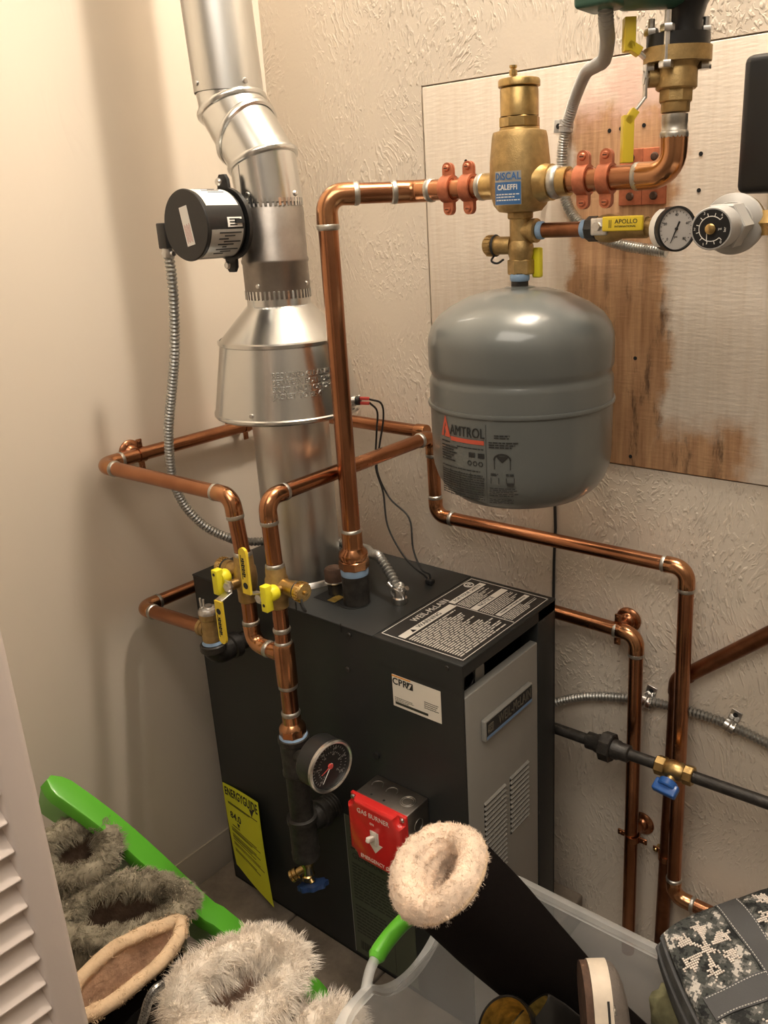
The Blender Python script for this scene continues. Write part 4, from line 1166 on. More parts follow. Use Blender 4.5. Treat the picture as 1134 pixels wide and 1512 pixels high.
MB().box(V((xv0 + .026, dy - .018, tz + .003)), .024, .006, .022, bev=.002).build('stem_bracket', 'zinc', bv)
MB().hexa(V((xv0 + .025, dy - .020, tz + .003)), V((xv0 + .025, dy - .0275, tz + .003)), .0062).build('stem_nut', 'zinc', bv)
lv = MB().box(V((xv0 + .062, dy - .024, tz + .006)), .056, .006, .0185, bev=.0018).build('lever', 'yellow_vinyl', bv)
m = MB(); m.text('APOLLO', V((xv0 + .068, dy - .0271, tz + .0085)), X, Z, .0078, .0004, 0, 'CENTER', None, 1.05); m.text('INTERNATIONAL', V((xv0 + .067, dy - .0271, tz + .0025)), X, Z, .0034, .0004, 0, 'CENTER', None, 1.1)
m.box(V((xv0 + .0445, dy - .0272, tz + .006)), .0008, .0004, .010); m.box(V((xv0 + .047, dy - .0272, tz + .006)), .0008, .0004, .010)
m.build('lever_lettering', 'ink', lv)
# gauge facing right
gx = V((0.9395, -0.2500, 1.3611))
ga = V((.80, -.58, .0)).normalized(); gu = V((-ga.y, ga.x, 0)); 
gg = V((0.9547, -0.2700, 1.3606))
def gauge(name, label, face_c, ax, up, r, depth, face, needle_deg, sticker=False, rim='black_plastic', needle='ink', loc=None):
    t = thing(name, label, 'gauge', face_c - ax * depth)
    ri = up.cross(ax).normalized()
    MB().lathe([(.006, -depth), (r * .86, -depth), (r * .97, -depth + .003), (r, -depth + .006), (r, -.006), (r * 1.02, -.005), (r * 1.02, 0), (r * .93, .0008), (r * .92, -.003)], face_c, ax, 48).build('case', rim, t)
    fp = face_c - ax * .0028
    f_ = MB().cyl(fp - ax * .0004, fp, r * .92, n=48).build('dial', face, t)
    return t, ri, fp, f_
t, ri, fp, f_ = gauge('pressure_gauge', 'round white-faced pressure gauge with black rim at the end of the yellow valve', gg, ga, Z, .0262, .026, 'gauge_face', 0)
m = MB()
for k in range(21):
    a = math.radians(225 - k * 13.5); d_ = ri * math.cos(a) + Z * math.sin(a); s_ = .003 if k % 5 == 0 else .0016
    m.box(fp + d_ * (.0215 - s_ / 2) + ga * .0002, s_, .0006, .0004, d_, ga.cross(d_), ga)
for k, s_ in enumerate(('0', '20', '40', '60', '80')):
    a = math.radians(225 - k * 67.5); d_ = ri * math.cos(a) + Z * math.sin(a); m.text(s_, fp + d_ * .0165, ri, Z, .0045, .0003, .0002)
m.text('psi', fp - Z * .009, ri, Z, .004, .0003, .0002)
m.build('dial_marks', 'ink', f_)
a = math.radians(245); nd_ = ri * math.cos(a) + Z * math.sin(a)
m = MB(); m.prism([(-.0095, -.0012), (.018, -.0003), (.018, .0003), (-.0095, .0012)], fp + ga * .0008, nd_, ga.cross(nd_), .0004)
m.cyl(fp, fp + ga * .002, .0018, n=14); m.build('needle', 'ink', f_)
gc = t
m = MB(); vs = []
for r_ in (.0264, .0268):
    for i in range(9):
        an = math.radians(118 + i * 14); d_ = ri * math.cos(an) + Z * math.sin(an)
        vs += [gg - ga * .021 + d_ * r_, gg - ga * .009 + d_ * r_]
fs = []
for i in range(8):
    a_i, b_i = 2 * i, 2 * i + 2
    fs += [(a_i, b_i, b_i + 1, a_i + 1), (18 + a_i, 18 + a_i + 1, 18 + b_i + 1, 18 + b_i), (a_i, 18 + a_i, 18 + b_i, b_i), (a_i + 1, b_i + 1, 18 + b_i + 1, 18 + a_i + 1)]
fs += [(0, 1, 19, 18), (16, 34, 35, 17)]
m.add(vs, fs).build('case_sticker', 'label_white', t)
MB().cyl(gg - ga * .024, gg - ga * .040, .008, n=18).build('stem', 'brass', t)
# pressure reducing valve, dial towards the viewer
px_ = V((1.0114, -0.2300, 1.3641)); pd = V((1.0201, -0.3350, 1.3613))
pz = tz + (px_.z - tz) * .5
prv = thing('pressure_reducing_valve', 'grey and brass pressure reducing valve with a round black dial beside the gauge', 'valve', V((px_.x, dy, px_.z - .035)))
pa = (pd - px_).normalized(); Lp = (pd - px_).length
MB().cyl(V((xv1 - .012, dy, tz)), V((px_.x - .02, dy, px_.z)), .011, n=24).build('inlet_pipe', 'brass_cast', prv)
MB().lathe([(.0, -.040), (.018, -.038), (.027, -.026), (.0335, -.010), (.0345, .0), (.0335, .006)], px_, pa, 44).build('body', 'brass_cast', prv)
MB().lathe([(.0345, .005), (.0355, .007), (.0355, .014), (.0335, .017), (.026, .022), (.0255, .026)], px_, pa, 44).build('bonnet_flange', 'grey_paint', prv)
MB().hexa(px_ + pa * .022, px_ + pa * (Lp - .040), .0275).build('bonnet_hex', 'grey_paint', prv)
MB().lathe([(.0225, Lp - .044), (.0232, Lp - .040), (.0232, Lp - .002), (.0222, Lp), (.0205, Lp)], px_, pa, 44).build('bonnet', 'grey_paint', prv)
dl = MB().cyl(px_ + pa * (Lp - .002), px_ + pa * (Lp + .0004), .0208, n=44).build('dial', 'black_plastic', prv)
pu = (Z - pa * pa.z).normalized(); pr_ = pu.cross(pa).normalized(); pf = px_ + pa * (Lp + .0004)
m = MB(); 
u_ = -(pr_ * math.cos(math.radians(20)) + pu * math.sin(math.radians(20)))
m.torus(pf, pa, .0133, .0005, 36, 5, (pr_ * math.cos(math.radians(-45)) + pu * math.sin(math.radians(-45))), *( (math.radians(90), math.radians(360)) if pa.cross(pr_).dot(pu) > 0 else (-math.radians(360), -math.radians(90))))
for k in range(10):
    a = math.radians(45 + k * 30); d_ = pr_ * math.cos(a) + pu * math.sin(a); m.box(pf + d_ * .0153, .0034, .0008, .0006, d_, pa.cross(d_), pa)
for k, s_ in enumerate(('4', '3', '2', '1', '0')):
    a = math.radians(52 + k * 64); d_ = pr_ * math.cos(a) + pu * math.sin(a); m.text(s_, pf + d_ * .0182, pr_, pu, .0042, .0003, .0001)
m.text('bar', pf + pr_ * .0150 - pu * .001, pu, -pr_, .0038, .0003, .0001); m.text('psi', pf + pr_ * .0098, pr_, pu, .0036, .0003, .0001)
m.box(pf - pu * .0085 - pr_ * .0045, .0008, .010, .0006, pr_, pu, pa)
m.build('dial_marks', 'label_white', dl)
MB().lathe([(.0058, 0), (.0058, .004), (.004, .0048), (0, .005)], pf, pa, 20).build('adjusting_screw', 'brass_bright', prv)
MB().hexa(V((px_.x + .030, dy, px_.z)), V((px_.x + .052, dy, px_.z)), .0165).build('outlet_union', 'brass_bright', prv)
MB().cyl(V((px_.x + .050, dy, px_.z)), V((px_.x + .30, dy, px_.z)), .0112, n=24).build('outlet_pipe', 'copper', prv)

# black control box high on the plywood
kb = [V((0.9700, -0.1200, 1.5642)), V((0.9755, -0.1200, 1.3985))]
kx = (kb[0].x + kb[1].x) / 2
cbx = thing('control_box', 'large matte black control box on the plywood at the right edge', 'control box', V((kx + .11, -.06, kb[1].z)))
MB().box2((kx, -.125, kb[1].z), (kx + .24, -.045, kb[0].z), bev=.010).build('cover', 'black_plastic', cbx)
MB().box2((kx + .004, -.055, kb[1].z + .004), (kx + .236, -.0035, kb[0].z - .004), bev=.003).build('back_plate', 'label_white', cbx)
for i in range(2):
    q = V((kx + .045 + i * .03, -.075, kb[1].z - .010)); MB().cyl(q + Z * .012, q - Z * .012, .0085, n=18).build('cable_gland', 'black_plastic', cbx)
kl = thing('control_cable', 'black cable leaving the underside of the black control box', 'cable', V((kx + .045, -.075, kb[1].z - .02)))
MB().tube(smooth_path([V((kx + .045, -.075, kb[1].z - .021)), V((kx + .047, -.072, kb[1].z - .035)), V((kx + .065, -.05, kb[1].z - .05)), V((kx + .12, -.012, kb[1].z - .055)), V((kx + .3, -.0065, kb[1].z - .05))], 6), .006, 12).build('cable_jacket', 'rubber', kl)

# ================================================================== RETURN SIDE (near face of the boiler)
VY = -.490; rP = .0128
V2x = V((0.4091, -0.4900, 0.7815)).x; V1x = V((0.3330, -0.4900, 0.8031)).x
zTop = .986
def loop_pt(): pass
# upper loop: back wall, corner, left wall, out to the first purge valve
pA = [V((.358, -.042, .986)), V((-.004, -.042, .988)), V((-.006, -.514, .986)), V((0.3286, -0.4900, 0.9728)), V((0.3311, -0.4900, 0.8812))]
pA[3].z = .976; pA[3].x = V1x - .012
zv1 = V((0.3355, -0.4900, 0.8379)).z; zv1t = V((0.3356, -0.4900, 0.8787)).z; zv1b = V((0.3384, -0.4900, 0.7946)).z
pA[4] = V((V1x, VY, zv1t)); pA[2].y = -.516
lp1 = thing('upper_loop_pipe', 'copper pipe looping along both walls behind the flue to the left purge valve', 'pipe', pA[4])
pipe_run(lp1, pA, rP)
MB().lathe([(rP * 1.16, -.012), (rP * 1.2, -.010), (rP * 1.2, .010), (rP * 1.16, .012)], pA[0], X, 24).build('coupling', 'copper_bright', lp1)
# second loop: from the right purge valve back to the wall, down and right
zv2t = V((0.4092, -0.4900, 0.8749)).z; zv2b = V((0.4177, -0.4900, 0.8030)).z; zvv = V((0.4131, -0.4900, 0.8374)).z
pB = [V((V2x, VY, zv2t)), V((V2x - .003, VY, zTop)), V((V2x - .012, -.060, .986)), V((V2x - .012, -.057, .838)), V((.921, -.052, .838)), V((.921, -.050, .185)), V((1.6, -.050, .18))]
pB[3].z = V((0.4098, -0.0570, 0.8151)).z; pB[4] = V((0.9097, -0.0520, 0.8306)); pB[4].z = (pB[3].z + pB[4].z) / 2; pB[3].z = pB[4].z; pB[5] = V((0.9169, -0.0500, 0.1580)); pB[6].z = pB[5].z - .01
lp2 = thing('return_loop_pipe', 'copper pipe from right purge valve behind the grey tank and down the wall', 'pipe', pB[0])
pipe_run(lp2, pB, rP)
# tee assembly below the valves
zte = V((0.4152, -0.4900, 0.7172)).z
asm = thing('return_tee_pipe', 'copper tee joining both purge valves above the black iron return fittings', 'pipe', V((V2x, VY, zte - .1)))
pipe_run(asm, [V((V1x, VY, zv1b)), V((V1x, VY, zte)), V((V2x - .016, VY, zte - .002))], rP)
zt1 = V((0.4134, -0.4900, 0.7389)).z; zt2 = V((0.4106, -0.4900, 0.6604)).z; zr = V((0.4100, -0.4900, 0.6086)).z; za2 = V((0.4123, -0.4900, 0.5647)).z
MB().cyl(V((V2x, VY, zt1)), V((V2x, VY, zv2b)), rP, n=24).build('pipe', 'copper', asm)
for z_ in (zt1, V((0.4137, -0.4900, 0.7634)).z): solder(asm, V((V2x, VY, z_)), Z, rP)
MB().lathe([(.0142, zt2), (.0172, zt2 + .004), (.0172, zt1 - .004), (.0150, zt1)], (V2x, VY, 0), Z, 28).build('tee', 'copper_bright', asm)
MB().cyl(V((V2x - .010, VY, zte)), V((V2x - .026, VY, zte)), .0150, n=24).build('tee_branch', 'copper_bright', asm)
MB().cyl(V((V2x, VY, zr)), V((V2x, VY, zt2 + .002)), .0140, n=24).build('pipe', 'copper', asm)
solder(asm, V((V2x, VY, zt2)), Z, .014); solder(asm, V((V2x, VY, zr)), Z, .014)
MB().lathe([(.0158, zr), (.0158, za2 + .026), (.021, za2 + .020), (.0225, za2 + .016)], (V2x, VY, 0), Z, 28).build('adapter', 'copper_bright', asm)
MB().hexa(V((V2x, VY, za2)), V((V2x, VY, za2 + .018)), .0225, 8).build('adapter_nut', 'copper_bright', asm)

def purge_valve(cx, zt, zc, zb, side, lever_up, label):
    """two-way purge valve: body on the pipe, side drain with cap and T handle, long yellow lever towards the viewer"""
    c = V((cx, VY, zc)); t = thing('purge_valve', label, 'valve', V((cx, VY, zb)), 'brass purge valves on the return pipes')
    MB().lathe([(.0142, zb), (.0158, zb + .002), (.0158, zc - .020), (.0185, zc - .016), (.0195, zc), (.0185, zc + .016), (.0165, zc + .020), (.0158, zt - .003), (.0142, zt)], (cx, VY, 0), Z, 32).build('body', 'brass_cast', t)
    solder(t, V((cx, VY, zt)), Z, rP * 1.05)
    sx = X * side; dcz = c + Z * .006
    MB().lathe([(.0135, .010), (.0125, .020), (.0125, .036), (.0140, .037), (.0140, .046)], dcz, sx, 28).build('drain_port', 'brass', t)
    MB().torus(dcz + sx * .0475, X, .0130, .0022, 24, 6).build('gasket', 'rubber', t)
    m = MB().lathe([(.0150, .049), (.0152, .050), (.0152, .060), (.0138, .063), (.004, .0635), (.004, .067), (0, .0675)], dcz, sx, 28)
    for k in range(18):
        a = 2 * PI * k / 18; d_ = V((0, math.cos(a), math.sin(a))); m.box(dcz + sx * .055 + d_ * .0154, .009, .0022, .002, X, V((0, -d_.z, d_.y)), d_)
    m.build('drain_cap', 'brass_bright', t)
    if side > 0:
        MB().tube(smooth_path([dcz + sx * .060 - Z * .004 - Y * .006, dcz + sx * .066 - Z * .016 - Y * .01, dcz + sx * .070 - Z * .026 - Y * .008, dcz + sx * .060 - Z * .028 - Y * .004, dcz + sx * .05 - Z * .018], 5), .0018, 8).build('cap_strap', 'rubber', t)
    # main stem towards the viewer
    MB().cyl(c - Y * .015 - Z * .004, c - Y * .032 - Z * .004, .0085, n=20).build('stem', 'brass', t)
    sgn = 1 if lever_up else -1
    n0 = c - Y * .032 - Z * .004
    MB().hexa(n0, n0 - Y * .009, .0085).build('stem_nut', 'zinc', t)
    for a in (0, 1, 2):
        pass
    lx = -X * .0 
    lev = MB(); p0 = n0 - Y * .004
    strap(lev, [p0 - Z * .010 * sgn, p0 + Z * .010 * sgn], .016, .0022, X); strap(lev, [p0 + Z * .009 * sgn, p0 - Y * .022 + Z * .016 * sgn], .016, .0022, X)
    strap(lev, [p0 - Y * .022 + Z * .015 * sgn, p0 - Y * .022 + Z * .030 * sgn], .014, .0022, X)
    lv_ = lev.build('lever', 'zinc', t)
    z0, L = .016, .076
    g = [(-.0085, z0 * sgn), (.0085, z0 * sgn), (.0085, (z0 + L - .0085) * sgn)] + [(.0085 * math.cos(k * PI / 8), (z0 + L - .0085 + .0085 * math.sin(k * PI / 8)) * sgn) for k in range(1, 8)] + [(-.0085, (z0 + L - .0085) * sgn)]
    m = MB().prism(g, p0 - Y * .0205, X, Z, .0045)
    gp_ = m.build('grip', 'yellow_vinyl', lv_)
    pp = p0 - Y * .0251
    m = MB(); zc_ = (z0 + (.014 if lever_up else .018)) * sgn
    m.cyl(pp + Z * zc_, pp + Z * zc_ - Y * .0004, .0052, n=20)
    za_, zb_2 = (z0 + .028) * sgn, (z0 + .060) * sgn
    n_ = 9
    for k in range(n_):
        f = (k + .5) / n_; h_ = (.0042, .0062, .0036, .0058)[k % 4]
        m.box(pp + Z * (za_ + (zb_2 - za_) * f) - Y * .0002, h_, .0005, .0026)
    m.box(pp + Z * (za_ + zb_2) / 2 - X * .0042 - Y * .0002, .0009, .0005, .040)
    m.build('grip_lettering', 'ink', gp_)
    # drain T handle
    h0 = dcz + sx * .020
    MB().cyl(h0 - Y * .008, h0 - Y * .024, .0062, n=18).build('drain_stem', 'brass', t)
    hh = MB().box(h0 - Y * .040 - Z * .004, .013, .014, .043, bev=.0015)
    hh.lathe([(.0115, 0), (.0125, .002), (.0125, .012), (.0105, .015)], h0 - Y * .021, -Y, 24)
    th_ = hh.build('drain_handle', 'yellow_plastic', t)
    MB().cyl(h0 - Y * .0465 + Z * .010 * (1 if side < 0 else -1.4), h0 - Y * .0474 + Z * .010 * (1 if side < 0 else -1.4), .0028, n=14).build('handle_mark', 'ink', th_)
    return t
purge_valve(V1x, zv1t, zv1, zv1b, -1, False, 'left brass purge valve, long yellow lever hanging down and drain cap pointing left')
purge_valve(V2x, zv2t, zvv, zv2b, 1, True, 'right brass purge valve, long yellow lever standing up and drain cap pointing right')

# black iron return fittings with gauge and drain
zc1 = V((0.4108, -0.4900, 0.4912)).z; zn5 = V((0.4041, -0.4900, 0.4015)).z; zte2 = V((0.4062, -0.4900, 0.3651)).z; zb5 = V((0.4049, -0.4900, 0.3147)).z
irn = thing('iron_return_fittings', 'black iron coupling, nipple and tee standing off the near side of the boiler', 'pipe fittings', V((V2x, VY, zb5)))
MB().lathe([(.0225, -.004), (.0245, -.001), (.0225, .003)], V((V2x, VY, za2)), Z, 28).build('thread_tape', 'blue_tape', irn)
MB().lathe([(.022, zc1 - .002), (.0245, zc1), (.0245, zc1 + .006), (.0232, zc1 + .008), (.0248, za2 - .012), (.0265, za2 - .010), (.0265, za2 - .001), (.024, za2)], (V2x, VY, 0), Z, 36).build('coupling', 'black_iron', irn)
MB().cyl(V((V2x, VY, zn5 - .004)), V((V2x, VY, zc1)), .0208, n=32).build('nipple', 'black_iron', irn)
MB().lathe([(.020, zb5 - .004), (.0245, zb5), (.0252, zb5 + .012), (.0242, zb5 + .014), (.0242, zn5 - .012), (.0268, zn5 - .010), (.0268, zn5), (.024, zn5 + .001)], (V2x, VY, 0), Z, 36).build('tee', 'black_iron', irn)
MB().lathe([(.0225, .012), (.0225, .036), (.0265, .038), (.0265, .050), (.022, .052), (.022, .0745)], V((V2x, VY, zte2 + .012)), Y, 32).build('tee_branch', 'black_iron', irn)
for k in range(4): MB().torus(V((V2x, VY + .056 + k * .006, zte2 + .012)), Y, .0222, .0012, 28, 6).build('thread', 'black_iron', irn)
# drain
dr0 = V((V2x, VY, zb5 - .004))
dv = thing('boiler_drain_valve', 'small brass boiler drain with a blue scalloped handwheel under the black tee', 'valve', dr0 - Z * .05)
MB().lathe([(.0125, -.002), (.0125, -.012), (.0098, -.014), (.0098, -.034), (.012, -.036), (.0115, -.046), (.006, -.048)], dr0, Z, 24).build('body', 'brass_bright', dv)
sp0 = dr0 - Z * .020; spd = V((-.55, -.55, -.45)).normalized()
MB().lathe([(.0085, 0), (.0085, .020), (.0115, .021), (.0115, .027), (.0095, .028), (.0115, .029), (.0115, .034), (.0075, .0345)], sp0, spd, 22).build('spout', 'brass_bright', dv)
hw = dr0 - Z * .046 + X * .014 - Y * .004; hd = V((.35, -.25, -.9)).normalized(); hu, hv = perp(hd)
poly = [((.026 + .0022 * math.cos(8 * a)) * math.cos(a), (.026 + .0022 * math.cos(8 * a)) * math.sin(a)) for a in [2 * PI * k / 64 for k in range(64)]]
MB().prism(poly, hw, hu, hv, .0075).build('handwheel', 'blue_dark', dv)
MB().cyl(dr0 - Z * .036, hw, .005, n=14).build('wheel_stem', 'brass', dv)
# temperature pressure gauge
tg_f = V((0.5433, -0.5350, 0.5837)); tg_c = V((V2x, VY, V((0.4356, -0.4900, 0.5311)).z))
tax = V((.99, -.10, .02)).normalized()
t, ri, fp, f_ = gauge('boiler_gauge', 'black-faced temperature and pressure gauge with chrome rim on the black iron coupling', tg_f, tax, (Z - tax * tax.z).normalized(), .0410, .040, 'black_plastic', 0)
tup = (Z - tax * tax.z).normalized()
MB().lathe([(.0395, -.006), (.0425, -.004), (.0425, .001), (.040, .003), (.0372, .0012), (.0372, -.003)], tg_f, tax, 56, False).build('bezel', 'zinc', t)
MB().cyl(tg_f - tax * .038, V((V2x + .012, VY - .006, tg_c.z)), .011, n=20).build('stem', 'black_iron', t)
m = MB()
for rr_, n_, L in ((.0335, 29, .003), (.0235, 25, .0022)):
    for k in range(n_):
        a = math.radians(225 - k * 270 / (n_ - 1)); d_ = ri * math.cos(a) + tup * math.sin(a); m.box(fp + d_ * (rr_ - L / 2), L, .0008, .0006, d_, tax.cross(d_), tax)
for k, s_ in enumerate(('70', '110', '150', '190', '230', '270')):
    a = math.radians(225 - k * 54); d_ = ri * math.cos(a) + tup * math.sin(a); m.text(s_, fp + d_ * .0278, ri, tup, .0052, .0003, .0002)
for k, s_ in enumerate(('0', '15', '30', '45', '60', '75')):
    a = math.radians(225 - k * 54); d_ = ri * math.cos(a) + tup * math.sin(a); m.text(s_, fp + d_ * .0188, ri, tup, .0045, .0003, .0002)
m.build('dial_marks', 'silver_label', f_)
for nm, a_d, L, m_ in (('pressure_needle', 200, .020, 'wire_red'), ('temperature_needle', 232, .029, 'label_white')):
    a = math.radians(a_d); d_ = ri * math.cos(a) + tup * math.sin(a)
    MB().prism([(-.005, -.0013), (L, -.0004), (L, .0004), (-.005, .0013)], fp + tax * .0016, d_, tax.cross(d_), .0005).build(nm, m_, f_)
MB().cyl(fp, fp + tax * .003, .0042, n=20).build('hub', 'wire_red', f_)

# lower left: black elbow, brass check body, copper out to the left wall and round behind the boiler
LY = -.488
be = V((0.2168, -0.4880, 0.6560)); zb1 = V((0.2209, -0.4880, 0.6870)).z; zt3 = V((0.2257, -0.4880, 0.7415)).z; lx0 = be.x
zl1 = V((0.1949, -0.4880, 0.7092)).z
pC = [V((lx0 - .022, LY, .700)), V((.004, LY, .698)), V((.002, -.045, .694)), V((.826, -.045, .678)), V((.828, -.047, FZ))]
pC[0].z = V((0.1653, -0.4880, 0.7065)).z
pC[3] = V((0.8240, -0.0470, 0.6744)); pC[2].z = pC[3].z + .012; pC[4].x = V((0.8299, -0.0470, 0.0514)).x; pC[1] = V((.004, LY, V((0.0045, -0.4880, 0.6941)).z))
lp3 = thing('lower_loop_pipe', 'copper pipe from the brass angle valve round behind the boiler and down the wall', 'pipe', pC[0])
pipe_run(lp3, pC, rP)
av = thing('angle_valve', 'brass angle valve with tabbed silver bonnet above the black elbow', 'valve', V((lx0, LY, zb1)))
MB().lathe([(.0152, zb1), (.0168, zb1 + .002), (.0168, zb1 + .010), (.0158, zb1 + .012), (.0158, zt3 - .012), (.018, zt3 - .010), (.018, zt3)], (lx0, LY, 0), Z, 28).build('body', 'brass_cast', av)
MB().lathe([(.0185, zt3), (.0185, zt3 + .004), (.0155, zt3 + .009), (.007, zt3 + .011), (.007, zt3 + .014)], (lx0, LY, 0), Z, 28).build('bonnet', 'zinc', av)
for s_ in (-1, 1): MB().box(V((lx0 - .004 + s_ * .0045, LY - .008, zt3 + .016)), .0045, .003, .026, bev=.001).build('bonnet_tab', 'zinc', av)
MB().lathe([(.0145, .010), (.0145, .018), (.0165, .019), (.0165, .026), (.0145, .028)], V((lx0, LY, pC[0].z)), -X, 28).build('inlet', 'brass_cast', av)
ebl = thing('black_elbow', 'black iron elbow with blue thread tape entering the left end of the boiler side', 'elbow', V((lx0, LY, be.z - .02)))
MB().lathe([(.0170, zb1 - .007), (.0188, zb1 - .004), (.0165, zb1 + .001)], (lx0, LY, 0), Z, 26).build('thread_tape', 'blue_tape', ebl)
zcb = zb1 - .030
arc, a_, b_ = elbow_arc(V((lx0, LY, zcb)), -Z, Y, .022)
MB().tube([V((lx0, LY, zb1 - .006))] + arc + [V((lx0, LY + .045, zcb))], .0205, 24).build('bend', 'black_iron', ebl)
MB().lathe([(.0205, -.016), (.0232, -.014), (.0232, -.003), (.0205, -.001)], V((lx0, LY, zb1 - .004)), Z, 28).build('rim', 'black_iron', ebl)
MB().lathe([(.0205, .034), (.0240, .036), (.0240, .050), (.0205, .052)], V((lx0, LY, zcb)), Y, 28).build('rim', 'black_iron', ebl)
MB().cyl(V((lx0, LY + .046, zcb)), V((lx0, BY0 - .0005, zcb)), .0165, n=24).build('nipple', 'black_iron', ebl)

# dark pipe on the right wall
pD = [V((1.1273, -0.0220, 0.8050)), V((0.8919, -0.0220, 0.5951)), V((0.8861, -0.0220, 0.0395))]
pD[1].x += .0; pD[2].z = FZ; pD[2].x = pD[1].x - .004
ddp = thing('dark_riser_pipe', 'dark tarnished copper pipe rising behind the gas cock then slanting up right', 'pipe', pD[2])
pipe_run(ddp, pD, .0135, 'copper_dark', 'copper_dark', ring=None)

# bell hangers
def bell(p, wall_n, d, label, m_='copper'):
    """p: pipe centre, wall_n: unit normal out of the wall, d: pipe direction"""
    t = thing('bell_hanger', label, 'pipe hanger', p - Z * .018, 'copper bell hangers on the walls')
    s = d.cross(wall_n).normalized()
    dist = abs(p.dot(wall_n) - (WX0 if abs(wall_n.x) > .5 else 0) * wall_n.x) if abs(wall_n.x) > .5 else abs(p.y)
    w0 = p - wall_n * dist
    MB().lathe([(.024, .0005), (.0235, .003), (.020, .006), (.015, .0075), (.012, .012), (.008, .014), (.0075, max(.016, dist - rP))], w0, wall_n, 36).build('bell', m_, t)
    MB().lathe([(rP + .0003, -.0065), (rP + .0022, -.0065), (rP + .0022, .0065), (rP + .0003, .0065)], p, d, 28, False).build('ring', m_, t)
    for s_ in (-1, 1):
        e = MB().box(p + s * s_ * (rP + .009) , .004, .016, .012, wall_n, s, d, bev=.0015).build('ear', m_, t)
        screw_head(e, p + s * s_ * (rP + .011) + wall_n * .002, wall_n, .0035, 'copper_dark')
    return t
bell(V((-.0055, V((-0.0055, -0.4329, 0.9917)).y, .9865)), X, Y, 'copper bell hanger on the left wall beside the steel cable')
bell(V((-.0055, V((-0.0055, -0.1810, 0.9791)).y, .9875)), X, Y, 'copper bell hanger partly behind the draft hood')
bell(V((V((0.7874, -0.0460, 0.6730)).x, -.046, pC[3].z + .0008)), -Y, X, 'copper bell hanger at the elbow right of the boiler')
bell(V((pC[4].x + .0002, -.047, V((0.8292, -0.0470, 0.2481)).z)), -Y, Z, 'copper bell hanger low on the vertical pipe above the clear bin')
p5 = V((pD[1].x - .003, -.022, V((0.8812, -0.0220, 0.2132)).z)); t5 = thing('pipe_strap', 'small copper strap with a brass screw on the dark vertical pipe', 'strap', p5)
MB().lathe([(.0137, -.006), (.0152, -.006), (.0152, .006), (.0137, .006)], p5, Z, 28, False).build('band', 'copper', t5)
MB().box(p5 - X * .022 + Y * .008, .016, .003, .011, bev=.001).build('ear', 'copper', t5)
screw_head(t5, p5 - X * .024 + Y * .006, -Y, .0045, 'brass_bright')
MB().cyl(p5 - X * .0235 + Y * .008, V((p5.x - .0235, -.001, p5.z)), .003, n=12).build('spacer', 'brass_bright', t5)

# gas line
g0 = V((0.6980, -0.1050, 0.4697)); g1 = V((1.0821, -0.1050, 0.4747)); gzz = (g0.z + g1.z) / 2
gsl = (g1.z - g0.z) / (g1.x - g0.x)
def gp_at(px_x): return V((px_x, -.105, g0.z + gsl * (px_x - g0.x)))
gd = (gp_at(1) - gp_at(0)).normalized()
xu = V((0.8030, -0.1050, 0.4722)).x; xg = V((0.9281, -0.1050, 0.4696)).x
gas = thing('gas_pipe', 'black iron gas pipe with a hex union running right from behind the boiler', 'pipe', gp_at(.7))
rg = .0103
MB().cyl(gp_at(.56), gp_at(xu - .01), rg, n=24).build('pipe', 'black_iron', gas)
MB().cyl(gp_at(xu + .01), gp_at(xg - .028), rg, n=24).build('pipe', 'black_iron', gas)
MB().cyl(gp_at(xg + .026), gp_at(1.65), rg, n=24).build('pipe', 'black_iron', gas)
uc = gp_at(xu)
MB().lathe([(.0120, -.042), (.0155, -.040), (.0155, -.024), (.0175, -.020), (.0175, .020), (.0155, .024), (.0155, .040), (.0120, .042)], uc, gd, 28).build('union_tail', 'black_iron', gas)
MB().hexa(uc - gd * .012, uc + gd * .010, .0265, 8).build('union_nut', 'black_iron', gas)
gv = thing('gas_cock', 'brass gas shut-off valve with a blue lever on the black gas pipe', 'valve', gp_at(xg) - Z * .02)
gc_ = gp_at(xg)
MB().hexa(gc_ - gd * .034, gc_ - gd * .016, .0170, 8).build('hex_end', 'brass', gv); MB().hexa(gc_ + gd * .016, gc_ + gd * .032, .0170, 8).build('hex_end', 'brass', gv)
MB().lathe([(.0125, -.018), (.0165, -.010), (.0170, 0), (.0165, .010), (.0125, .018)], gc_, gd, 28).build('body', 'brass', gv)
hd_ = V((-.1, -.85, -.5)).normalized(); hu, hv = perp(hd_)
MB().cyl(gc_ + hd_ * .012, gc_ + hd_ * .024, .0085, n=20).build('stem', 'brass', gv)
lvx = (gd - hd_ * gd.dot(hd_)).normalized(); lvy = hd_.cross(lvx)
m = MB().lathe([(.0150, .022), (.0165, .024), (.0165, .033), (.0150, .035)], gc_, hd_, 28)
m.box(gc_ + hd_ * .036, .042, .014, .022, lvx, lvy, hd_, bev=.003)
m.build('lever', 'blue_handle', gv)

